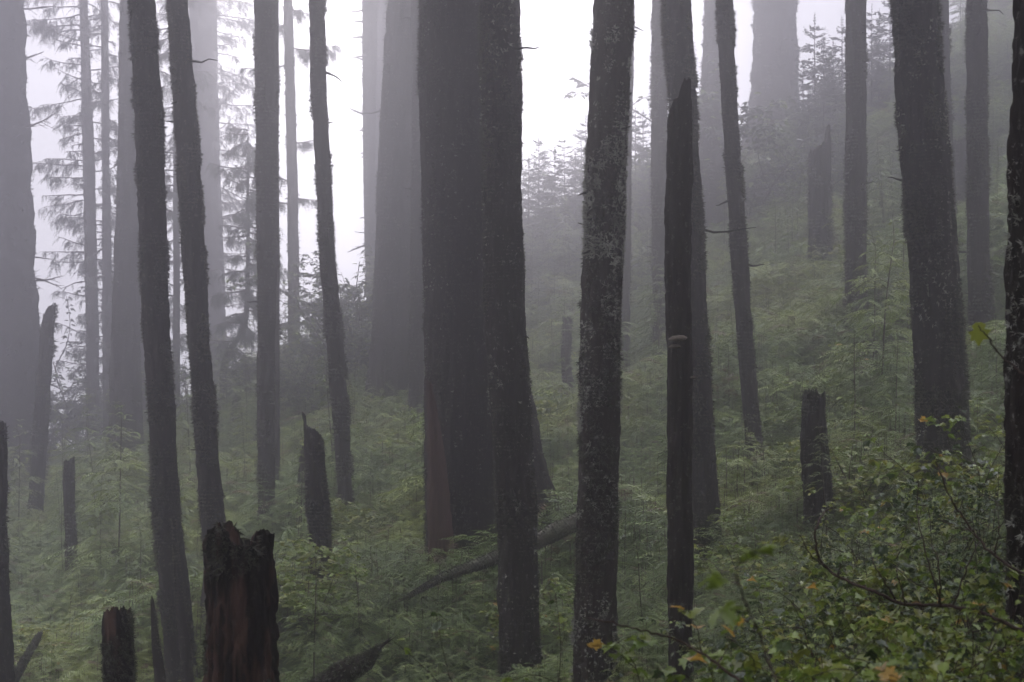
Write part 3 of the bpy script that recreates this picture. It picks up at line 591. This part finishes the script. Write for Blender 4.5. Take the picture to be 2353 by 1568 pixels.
# ---- countable saplings and shrubs, copied as things with their parts
def part_pair(name, parts, loc=(0, 0, 0)):
    root = link(name, None, loc=loc)
    for nm, g, mats in parts:
        if g.v: link(nm, g.mesh(nm, mats), root)
    return root
def dup(root, loc, rz, sc, label, cat, group):
    c = root.copy(); S.collection.objects.link(c); c.location = loc; c.rotation_euler = (0, 0, rz); c.scale = sc if isinstance(sc, tuple) else (sc,) * 3
    tag(c, label, cat, group)
    for ch in list(root.children):
        k = ch.copy(); S.collection.objects.link(k); k.parent = c
    return c
def spruce(seed, H=3.0):
    r_ = np.random.default_rng(seed); gs, gf = Geo(), Geo(); tube_into(gs, [[0, 0, -.4], [0, 0, H * .5], [r_.normal(0, .03), 0, H]], [.035, .02, .006], 5)
    z = .1 * H
    while z < H * .93:
        t = z / H; nb = r_.integers(4, 7)
        for k in range(nb):
            a = r_.uniform(0, 2 * pi); L = (.12 + .34 * H * (1 - t) ** .8) * r_.uniform(.55, 1.15); el = r_.uniform(.05, .5) * (.4 + t)
            d = np.array([cos(a), sin(a), el]); p0 = np.array([0, 0, z + r_.normal(0, .04)])
            spray(gf, p0, d, L, pairs=6, wl=.32, sag=.15, lw=.022, r_=r_)
            for q in range(int(2 + L * 5)):
                u = r_.uniform(.2, .95); a2 = a + r_.choice([-1, 1]) * r_.uniform(.4, .9)
                spray(gf, p0 + d * L * u, [cos(a2), sin(a2), el + r_.uniform(-.2, .2)], L * .35 * (1.3 - u), pairs=4, wl=.4, sag=.3, lw=.022, r_=r_)
        z += H * r_.uniform(.05, .085)
    spray(gf, np.array([0, 0, H * .9]), [.05, .02, 1], H * .12, pairs=5, wl=.2, sag=0, lw=.015, r_=r_)
    return gs, gf
class Kind:
    def __init__(s, name, cat, protos): s.name, s.cat, s.protos, s.used = name, cat, protos, [False] * len(protos)
    def put(s, k, x, y, sc, label, group, rz=None, dz=0):
        rz = rng.uniform(0, 6.283) if rz is None else rz; loc = (x, y, gz(x, y) + dz); p = s.protos[k]
        if not s.used[k]:
            s.used[k] = True; p.location = loc; p.rotation_euler = (0, 0, rz); p.scale = sc if isinstance(sc, tuple) else (sc,) * 3; tag(p, label, s.cat, group); return p
        return dup(p, loc, rz, sc, label, s.cat, group)
saps = Kind('hemlock_sapling', 'sapling', [part_pair('hemlock_sapling', [('stem', a, [M['twig']]), ('foliage', b, [M['needle'], M['needle_pale'], M['twig']])])
        for a, b in (sapling(200 + k, H=2.6, spread=(.75, .6, .9, .7, .5)[k], dens=(1, .7, 1.2, .5, .8)[k]) for k in range(5))])
shrubs = Kind('leafy_shrub', 'shrub', [part_pair('leafy_shrub', [('stem', a, [M['twig']]), ('foliage', b, LM)])
        for a, b in (shrub(300 + k, H=1.4, n_stem=8, leaf_L=.085, per=16, mats=((.8, .2, 0), (.4, .6, 0), (.6, .36, .04))[k]) for k in range(3))])
def clear(x, y, r):
    return np.min((trunk_xy[:, 0] - x) ** 2 + (trunk_xy[:, 1] - y) ** 2) > r * r
spruces = Kind('young_spruce', 'sapling', [part_pair('young_spruce', [('stem', a, [M['twig']]), ('foliage', b, [M['needle_dark']])]) for a, b in (spruce(250 + k, 3.0) for k in range(4))])
# ridge saplings standing against the sky
for (px, d, h) in ((1215,93,1.25),(1238,94,1.4),(1275,92,1.35),(1297,95,1.3),(1322,92,1.2),(1346,93,1.6),(1460,93,1.5),(1478,95,1.25),(1492,92,1.1),
                   (1605,92,1.4),(1845,93,1.2),(1872,94,1.7),(1893,92,1.4),(1915,94,1.2),(1935,93,1.5),(2003,92,1.5),(2020,94,1.3),(2045,92,1.6),(1858,91,1.0),(1905,95,1.1),(1250,96,1.0),(1335,97,1.1),(1310,90,.9)):
    x = U(px) * d; spruces.put(int(rng.integers(0, 4)), x, d, (h * 1.15, h * 1.15, h * 1.3), 'fogged young conifer poking above the ridge against the sky', 'young conifers on the ridge')
for k in range(34):     # a darker stand of young spruces on the upper slope
    px = float(rng.choice([rng.uniform(1205, 1345), rng.uniform(1400, 1720), rng.uniform(1840, 2330)])); d = float(rng.uniform(74, 92)); x = U(px) * d
    if clear(x, d, 1.5): spruces.put(int(rng.integers(0, 4)), x, d, float(rng.uniform(.6, 1.25)), 'fogged young spruce in the dark stand below the ridge top', 'young spruces below the ridge top')
ns = 0
while ns < 225:
    y = float(np.sqrt(rng.uniform(27 ** 2, 100 ** 2))); u = rng.uniform(-.30, .33); x = u * y
    if not clear(x, y, .9): continue
    vv = gz(x, y) / y
    if vv > .3 or vv < -.19: continue
    z = 'left of the thickest trunk' if u < -.03 else 'right of the thickest trunk'
    far = 'far up' if y > 58 else 'lower down'
    saps.put(int(rng.integers(0, 5)), x, y, float(rng.uniform(.6, 1.2) if y < 42 else rng.uniform(.8, 2.1)), 'young feathery hemlock %s the green slope %s' % (far, z), 'young hemlocks %s the slope %s' % (far, z)); ns += 1
ns = 0
while ns < 110:
    y = float(np.sqrt(rng.uniform(16 ** 2, 90 ** 2))); u = rng.uniform(-.29, .33); x = u * y
    if vnoise(np.array([[x * .12, y * .12, 0.]]), 33)[0] < .0 and u < .12: continue
    if not clear(x, y, .9): continue
    vv = gz(x, y) / y
    if vv > .3 or vv < -.19: continue
    z = 'left' if u < 0 else 'right'; far = 'distant' if y > 45 else 'nearer'
    shrubs.put(int(rng.integers(0, 3)), x, y, float(rng.uniform(.7, 1.35)), '%s yellowish green broadleaved shrub on the %s part of the slope' % (far, z), '%s broadleaved shrubs, %s side' % (far, z)); ns += 1
for px, d, sc, lb in ((1470, 56, 1.3, 'bright yellow green shrub between the lichen speckled trunk and the pointed snag'), (2040, 60, 1.7, 'bright yellow green shrub between the upright grey trunk and the broad mossy trunk'),
        (1010, 60, 1.2, 'bright shrub showing at the left foot of the thickest trunk'), (925, 58, 1.0, 'yellow green shrub below the wide grey tapering trunk'), (1830, 38, 1.1, 'yellow green shrub behind the squat ragged snag'),
        (1690, 52, 1.2, 'yellow green shrub behind the thin curved dark trunk'), (840, 44, 1.1, 'yellow green shrub right of the foot of the thin crooked trunk'), (1270, 50, 1.1, 'yellow green shrub between the two central dark trunks'),
        (2310, 42, 1.3, 'bright broadleaved shrub beside the nearest trunk at the right edge'), (2000, 30, 1.2, 'bright leafy shrub right of the squat ragged snag'), (1700, 27, .9, 'bright leafy shrub low on the slope right of the pointed snag')):
    shrubs.put(1, U(px) * d, d, sc, lb, 'bright yellow green shrubs')
# taller leafy shrubs whose tops show against the sky
tall = Kind('leafy_shrub', 'shrub', [part_pair('leafy_shrub', [('stem', a, [M['twig']]), ('foliage', b, [M['needle_dark'], M['needle'], M['leaf']])])
        for a, b in (shrub(340 + k, H=4.6, n_stem=12, leaf_L=.19, per=46, shape=OVAL, spread=.45, stem_r=.008) for k in range(2))])
for k, (px, d, sc, lb) in enumerate(((800, 76, 1.0, 'tall leafy shrub against the sky right of the crooked trunk'), (830, 80, .9, 'leafy shrub between the crooked trunk and the wide grey trunk'),
        (735, 78, .45, 'leafy shrub behind the lower part of the crooked trunk'), (150, 100, 1.3, 'leafy shrub under the bright sky beside the leaning far left snag'), (185, 100, .7, 'leafy shrub behind the boughed pale twin trunks'),
        (585, 82, .5, 'leafy shrub on the ridge left of the straight bowed trunk'), (418, 80, .7, 'leafy shrub seen between the two dark leaning trunks'), (700, 72, .55, 'leafy shrub at the foot of the lone slender pale trunk'),
        (1712, 88, 1.45, 'tall leafy shrub against the sky left of the massive pale trunk'), (1855, 86, .7, 'leafy shrub on the ridge right of the massive pale trunk'), (1290, 86, .6, 'rounded dark shrub on the central ridge'))):
    tall.put(k % 2, U(px) * d, d, sc * 1.3, lb, 'tall leafy shrubs on the skyline')

# ---- boughs of the fogged conifers at the left
def bough(gs, gf, p0, az, L, r_, droop=.25, dens=1.0, rise=.15, bare=False, r0=.04):
    n = 12; s = np.linspace(0, 1, n); d = np.array([cos(az), sin(az), 0]); sd = np.array([-d[1], d[0], 0]); dr = droop * r_.uniform(.3, 1.9)
    wob = np.cumsum(np.cumsum(r_.normal(0, .012 * L, n)))
    pts = p0 + np.outer(s * L, d) + np.outer(rise * r_.uniform(-.5, 1.2) * L * s - dr * L * s ** 1.5 + dr * .55 * L * s ** 3, [0, 0, 1]) + np.outer(wob, sd) + np.outer(np.cumsum(np.cumsum(r_.normal(0, .008 * L, n))), [0, 0, 1])
    tube_into(gs, pts, (r0 if not bare else .055) * (1 - s) ** .7 + (.008 if not bare else .016), 5)
    ph = r_.uniform(0, 9)
    for k in range(int((4 + L * 3.2) * (.9 if bare else dens * 1.9))):
        u = r_.uniform(.12, 1); q = np.array([np.interp(u, s, pts[:, a]) for a in range(3)]); ln = L * (.10 + .32 * (1 - u) ** .7) * r_.uniform(.3, 1.3)
        dd = d * r_.uniform(.4, 1) + sd * r_.choice([-1, 1]) * r_.uniform(.3, 1) + np.array([0, 0, r_.uniform(-.6, .15) if not bare else r_.uniform(-.4, .45)]); dd /= np.linalg.norm(dd)
        t = np.linspace(0, 1, 5); tw = q + np.outer(t * ln, dd) + np.outer(-.2 * ln * t * t * (0 if bare else 1), [0, 0, 1]) + np.cumsum(r_.normal(0, .035 * ln, (5, 3)), 0) * t[:, None]
        tube_into(gs, tw, np.linspace(.014, .005, 5) if not bare else np.linspace(.026, .009, 5), 3)
        if bare:
            continue
        if sin(u * 9 + ph) < -.55: continue
        for f in range(int((2 + ln * 15) * dens)):
            t1 = r_.uniform(.05, 1.05); c = np.array([np.interp(min(t1, 1), t, tw[:, a]) for a in range(3)]); a2 = r_.uniform(0, 2 * pi)
            spray(gf, c, dd * .7 + np.array([cos(a2) * .7, sin(a2) * .7, r_.uniform(-.7, .1)]), r_.uniform(.12, .5), pairs=5, wl=.36, sag=.6, lw=.016, r_=r_)
def add_boughs(key, zs, az_fn, L_fn, seed, dens=1.0, droop=.25, bare=False, rise=.15, name='bough'):
    root, surf, P = TR[key]; cx, cyy, z, v = surf; r_ = np.random.default_rng(seed)
    for k, zz in enumerate(zs):
        gs, gf = Geo(), Geo(); p0 = np.array([np.interp(zz, z, cx), np.interp(zz, z, cyy), zz])
        bough(gs, gf, p0, az_fn(k, r_), L_fn(zz, r_), r_, dens=dens, droop=droop, bare=bare, rise=rise)
        b = link('bough' if not bare else 'bare_branch', gs.mesh('bough_wood', [M['twig']]), root)
        if gf.v: link('foliage', gf.mesh('bough_foliage', [M['needle_dark']]), b)
def zpix(key, py): root, surf, P = TR[key]; return V(py) * root.location.y - root.location.z
r_ = np.random.default_rng(5)
both = lambda k, r_: (pi if k % 3 < 2 else 0) + r_.normal(0, .55)
add_boughs('t3', [zpix('t3', y) for y in np.arange(-60, 900, 13)], both, lambda z, r_: r_.uniform(1.0, 3.7) * (1 if z > 12 else .6), 61, dens=.8, droop=.12)
add_boughs('t4', [zpix('t4', y) for y in np.arange(-60, 900, 17)], lambda k, r_: r_.uniform(0, 2 * pi), lambda z, r_: r_.uniform(.6, 2.0), 62, dens=.75)
add_boughs('t8', [zpix('t8', y) for y in np.arange(-60, 820, 13)], lambda k, r_: (0 if k % 3 else pi) + r_.normal(0, .6), lambda z, r_: r_.uniform(2.0, 4.8), 63, dens=.7, droop=.15)
add_boughs('t10', [zpix('t10', y) for y in (-30, 20, 60, 110, 150, 330, 420, 455, 470, 690, 740)], lambda k, r_: (0 if k % 2 else pi) + r_.normal(0, .6), lambda z, r_: r_.uniform(1.0, 2.4), 64, droop=.15, dens=1.4)
add_boughs('t12', [zpix('t12', y) for y in (128, 136, 182, 262, 20, 50, 85, 300, 500, 560, 640)], lambda k, r_: pi + r_.normal(0, .2 if k < 4 else .5), lambda z, r_: r_.uniform(2.6, 3.3) if abs(z - 31.5) < 2.6 and z < 33.9 else r_.uniform(.5, 1.4), 65, bare=True, droop=-.05, rise=-.05)
add_boughs('far_left', [zpix('far_left', y) for y in (20, 130, 300, 585, 620, 650)], lambda k, r_: r_.normal(0, .5), lambda z, r_: r_.uniform(1.8, 3.2), 66, bare=True, droop=.1)
# a slim bent conifer whose boughs fill the gap left of the straight bowed trunk
T('bent', 'young_conifer', 'slim bent conifer with curved foot and dense drooping boughs left of the bowed trunk', 84, [E(566,572,380),E(566,574,500),E(564,574,650),E(560,572,730),E(545,560,775),E(520,537,800),E(505,522,850)], seed=60, moss=200, tuft=.06, height=12.5, seg=20, crown=False)
add_boughs('bent', [zpix('bent', y) for y in np.arange(300, 800, 9)], lambda k, r_: r_.uniform(0, 2 * pi), lambda z, r_: r_.uniform(.7, 2.0), 67, dens=1.1, droop=.12)
T('between', 'young_conifer', 'fogged conifer with boughs hanging in the gap between the two leaning dark trunks', 88, [E(398,412,-100),E(398,413,400),E(398,414,950)], seed=70, moss=200, tuft=.06, height=26, seg=20, crown=False)
add_boughs('between', [zpix('between', y) for y in np.arange(-60, 780, 18)], lambda k, r_: r_.uniform(0, 2 * pi), lambda z, r_: r_.uniform(.9, 2.2), 68, dens=1.0, droop=.15)

# ---- fungi and knobs on the pointed snag, fallen logs
def bracket(name, label, d, px, py, wpx, az):
    p = at(px, py, d); W = wpx * K * d; g = Geo(); th = np.linspace(0, 2 * pi, 25)[:-1]; prof = [(0, .22), (.55, .2), (.9, .08), (1.0, -.02), (.85, -.1), (.4, -.14), (0, -.2)]
    rings = [np.stack([np.cos(th) * W * .5 * a * (1 + .06 * np.sin(5 * th)), np.sin(th) * W * .42 * a, np.full(24, W * b * .8) + .01 * W * np.sin(3 * th)], -1) for a, b in prof]
    v = np.concatenate(rings); i = np.arange(len(prof) - 1)[:, None] * 24; j = np.arange(24)[None]; j2 = (j + 1) % 24
    g.add(v, np.stack([i + j, i + j2, i + 24 + j2, i + 24 + j], -1).reshape(-1, 4))
    o = link(name, g.mesh(name, [M['fungus']], smooth=-1), loc=p); o.rotation_euler = (R(8), R(-6), az)
    tag(o, label, 'bracket fungus')
bracket('bracket_fungus', 'pale shelf fungus on the front of the tall pointed snag', 20.62, 1558, 779, 44, 0)
bracket('bracket_fungus', 'darker shelf fungus just beneath the pale one on the pointed snag', 20.66, 1551, 797, 30, .3)
bracket('bracket_fungus', 'small knobbly shelf fungus on the right side of the pointed snag', 20.9, 1594, 868, 20, .8)
def log(name, label, pts, rad, mat='logwood', seed=0, seg=36, ragged=.35, moss=900):
    pts = np.array(pts, float); n = 70; s = np.linspace(0, 1, n); k = np.linspace(0, 1, len(pts))
    P = np.stack([np.interp(s, k, pts[:, a]) for a in range(3)], -1); r0 = np.interp(s, k, rad)
    v, q = tube(P, r0, seg); v = v.reshape(n, seg, 3); c = P[:, None]; dv = v - c
    nse = 1 + .12 * vnoise(v * 3, seed) + .07 * vnoise(v * 14, seed + 1); v = c + dv * nse[..., None]
    ax = (P[-1] - P[0]) / np.linalg.norm(P[-1] - P[0]); jg = np.abs(vnoise(np.stack([np.cos(np.arange(seg)), np.sin(np.arange(seg)), np.zeros(seg)], -1) * 3, seed + 2))
    v[0] -= ax * (jg * ragged)[:, None]; v[-1] += ax * (jg[::-1] * ragged)[:, None]
    g = Geo(); base = P[0]; g.add(v - base, q)
    for e in (0, -1):
        g.add(np.vstack([v[e] - base, [P[e] - base]]), t=np.stack([np.arange(seg), (np.arange(seg) + 1) % seg, np.full(seg, seg)], -1))
    if moss:
        r_ = np.random.default_rng(seed); i = r_.integers(0, n, moss); j = r_.integers(0, seg, moss); p = v[i, j] - base; V_ = []
        for b in range(4):
            dr = unit(r_) + (p - (P[i] - base)) / r0[i][:, None]; dr = dr / np.linalg.norm(dr, axis=1)[:, None]; sd = np.cross(dr, r_.normal(0, 1, dr.shape)) * .008
            V_.append(np.stack([p - sd, p + sd, p + dr * .04], 1))
        V_ = np.concatenate(V_); g.add(V_.reshape(-1, 3), t=np.arange(len(V_) * 3).reshape(-1, 3), m=1)
    o = link(name, g.mesh(name, [M[mat], M['moss']], smooth=1), loc=base); tag(o, label, 'fallen log')
log('fallen_log', 'pale fallen log slanting behind the dark central trunk', [at(936, 1372, 32.5), at(1010, 1330, 32.6), at(1130, 1285, 33), at(1230, 1245, 33.3), at(1345, 1190, 33.6)], [.02, .07, .12, .15, .17], seed=80, moss=2600)
log('fallen_log', 'dark broken log poking up at the bottom left of centre', [at(735, 1590, 20), at(790, 1545, 20), at(840, 1520, 20.2), at(872, 1488, 20.4)], [.16, .13, .09, .02], mat='snag', seed=81)
log('fallen_log', 'faint mossy log lying among ferns at the lower left corner', [at(10, 1600, 33), at(50, 1530, 34), at(90, 1460, 36)], [.10, .08, .05], mat='snag', seed=82)

# ---- foreground shrubs on the right
def bush_variant(seed, **k):
    a, b = shrub(seed, **k); return part_pair('salmonberry_bush', [('stem', a, [M['twig']]), ('foliage', b, LF)])
fg = Kind('salmonberry_bush', 'bush', [bush_variant(400, H=1.25, n_stem=7, leaf_L=.10, per=11, mats=(.18, .47, .33, .02)), bush_variant(401, H=1.3, n_stem=6, leaf_L=.105, per=10, mats=(.08, .48, .43, .01)),
      bush_variant(402, H=1.3, n_stem=8, leaf_L=.055, per=15, mats=(.75, .2, .05), spread=.5), bush_variant(403, H=1.2, n_stem=6, leaf_L=.05, per=9, mats=(.6, .3, .09, .01), bare=.35, spread=.8),
      bush_variant(404, H=1.35, n_stem=9, leaf_L=.045, per=20, mats=(.85, .15), spread=.55), bush_variant(405, H=1.3, n_stem=8, leaf_L=.04, per=22, mats=(.9, .1), spread=.7)])
FG = [(7.0,1660,1500),(7.5,1830,1470),(7.2,1990,1480),(7.6,2110,1440),(7.1,2260,1470),(8.4,1480,1540),(9.0,1610,1530),(8.8,1760,1470),(8.6,1930,1440),(9.2,2150,1420),(9.0,2320,1370),
      (10.5,2030,1330),(10.8,2180,1290),(10.2,2300,1230),(12,1900,1340),(12.2,2080,1250),(12.8,2230,1130),(12.4,2310,1090),(14,1850,1300),(14.5,2000,1170),(14.3,2130,1090),(15,2260,1010),(15.5,1780,1380),
      (16.5,1930,1210),(17,2060,1090),(17.5,2180,960),(18,2300,930),(7.5,1380,1560),(7.3,1930,1430),(8.1,2200,1400),(7.7,1720,1480),(13,1680,1480),(16,1720,1420),(19,1990,1070),(20,2120,980),(21,2250,900),(19.5,1850,1260),(20.5,1740,1370),(22,1930,1180)]
for k, (d, px, ty) in enumerate(FG):
    x = U(px) * d; h = V(ty) * d - gz(x, d); sc = float(np.clip(h / 1.2, .3, 1.4))
    row = 'nearest row' if d < 9 else 'middle rows' if d < 13.5 else 'back rows'
    side = 'left of' if px < 1560 else 'right of'
    fg.put(int(rng.choice([0, 1, 3, 0])) if d < 9.6 else int(rng.choice([0, 1, 2, 0, 1, 5] if d > 16 else [0, 1, 2, 3, 4, 1, 0])), x, d, (sc * .72, sc * .72, sc), 'salmonberry bush in the %s of the foreground thicket, %s the pointed snag' % (row, side), 'foreground bushes, %s, %s' % (row, side))
for kd in (saps, spruces, shrubs, tall, fg):        # drop any prototype that was never placed
    for p, u_ in zip(kd.protos, kd.used):
        if not u_:
            for ch in list(p.children): bpy.data.objects.remove(ch)
            bpy.data.objects.remove(p)
# long bare arching branch and its upright twigs
def bare_branch(label, d, main, twigs, r0, seed, leaves=0, green=False):
    g = Geo(); r_ = np.random.default_rng(seed)
    def path(pp, dd):
        P = np.array([at(x, y, dd + .12 * sin(k * 1.7 + seed)) for k, (x, y) in enumerate(pp)]); n = len(P) * 6; s = np.linspace(0, 1, n); k = np.linspace(0, 1, len(P))
        Q = np.stack([np.interp(s, k, P[:, a]) for a in range(3)], -1); kr = np.ones(4) / 4
        for a in range(3): Q[2:-2, a] = np.convolve(Q[:, a], kr, 'same')[2:-2]
        return Q + r_.normal(0, .0025, Q.shape)
    Q = path(main, d); b = Q[0].copy(); tube_into(g, Q - b, np.linspace(r0, r0 * .45, len(Q)), 7)
    root = link('bare_branch', g.mesh('bare_branch', [M['twig']], smooth=-1), loc=b); tag(root, label, 'branch')
    for tw in twigs:
        gt_ = Geo(); q = path(tw, d); i = int(np.argmin(np.linalg.norm(Q - q[0], axis=1))); q = q + (Q[i] - q[0]) * np.linspace(1, 0, len(q))[:, None]
        tube_into(gt_, q - b, np.linspace(r0 * .5, r0 * .18, len(q)), 5); o = link('twig', gt_.mesh('twig', [M['twig']]), root)
        if leaves:
            gl = Geo()
            for k in range(leaves):
                c = q[r_.integers(len(q) // 2, len(q))] - b; leaf(gl, c, unit(r_) * [1, 1, .5], np.array([r_.normal(0, .4), r_.normal(0, .4), 1]), r_.uniform(.05, .08) * (.7 if green else 1), 0 if green else int(r_.integers(0, 3)))
            link('leaf', gl.mesh('leaf', LM), o)
bare_branch('long dark bare branch arching across the thicket at lower right', 8.6, [(2420,1500),(2330,1440),(2240,1402),(2165,1390),(2075,1392),(2010,1360),(1960,1340),(1900,1310),(1875,1270),(1872,1220),(1890,1180),(1912,1165)],
    [[(2160,1390),(2140,1320),(2115,1230),(2105,1160),(2112,1110)],[(2155,1390),(2158,1330),(2150,1270),(2125,1235)],[(2235,1402),(2240,1340),(2258,1260),(2275,1200)],[(2075,1392),(2068,1350),(2055,1310),(2068,1290)],
     [(2010,1360),(1998,1320),(1990,1290),(1997,1240)],[(1960,1340),(1948,1310),(1930,1290)],[(1895,1308),(1860,1280),(1838,1230)]], .011, 90)
bare_branch('thin dark branch rising to the right edge beside the nearest trunk', 8.0, [(2400,1340),(2330,1310),(2270,1265),(2220,1200),(2180,1140),(2150,1060)],
    [[(2290,1280),(2300,1220),(2290,1150)],[(2225,1210),(2190,1210),(2150,1190)]], .008, 91)
bare_branch('slender reddish twig with yellow leaves crossing the bottom centre', 6.6, [(1720,1580),(1640,1520),(1560,1470),(1480,1450),(1400,1430),(1350,1420)], [[(1640,1520),(1680,1470),(1700,1400)],[(1560,1470),(1580,1430),(1570,1400)]], .006, 92, leaves=5)
bare_branch('upper right twig with one big yellow leaf in front of the dark upright trunk', 7.0, [(2380,880),(2340,850),(2300,820),(2265,770),(2245,750)], [[(2300,820),(2290,800),(2280,790)]], .005, 93)
def single_leaf(label, px, py, d, L, m, up, seed, vec):
    r_ = np.random.default_rng(seed); g = Geo(); leaf(g, np.zeros(3), np.array(vec, float), np.array(up, float), L, 0, curl=.2); c = at(px, py, d)
    o = link('leaf', g.mesh('leaf', [M[m]]), loc=c); return o
root = [o for o in S.objects if o.get('label', '').startswith('upper right twig')][0]
lf = single_leaf('', 2245, 745, 7.0, .10, 'leaf_yellow', (0, -1, .2), 1, (.1, .1, -1)); lf.parent = root; lf.location = at(2248, 742, 7.0) - np.array(root.location)

snag('wood_splinter', 'added dark strip imitating the crack down the foot of the left leaning mossy trunk', 31.2, [E(396,401,1175),E(398,409,1260),E(404,424,1400),E(414,440,1500),E(420,450,1600)], ([(-1,.0),(1,.1)], .1), seg=24, seed=56, moss=500, tuft=.04, cat='wood splinter')  # solid strip added to give the dark look of a hollow crack
# leafy twig very close to the camera
bare_branch('blurred leafy twig hanging close before the camera right of the pointed snag', 3.7, [(1800,1600),(1760,1500),(1720,1400),(1690,1320),(1700,1270)], [[(1745,1460),(1700,1430),(1650,1400)],[(1705,1370),(1660,1340),(1630,1310)],[(1692,1320),(1730,1290),(1750,1260)]], .003, 94, leaves=7, green=True)

# ------------------------------------------------------------------ haze
ztop = crown_top[0] + 2
v = np.array([[x, y, z] for x in (-84, 114) for y in (-20, 179) for z in (float(Z.min()) - 1, ztop)])
g = Geo(); g.add(v, [[0, 1, 3, 2], [4, 6, 7, 5], [0, 4, 5, 1], [2, 3, 7, 6], [0, 2, 6, 4], [1, 5, 7, 3]])
m, n, out = new_mat('haze'); pv = n.nodes.new('ShaderNodeVolumePrincipled')
pv.inputs['Density'].default_value = HAZE_DENSITY; pv.inputs['Color'].default_value = (*HAZE_COLOR, 1); pv.inputs['Anisotropy'].default_value = HAZE_G
pv.inputs['Density Attribute'].default_value = ''
n.links.new(pv.outputs[0], out.inputs['Volume']); m.cycles.homogeneous_volume = True
tag(link('haze', g.mesh('haze', [m])), 'pale fog filling the whole forest', 'fog', kind='stuff')
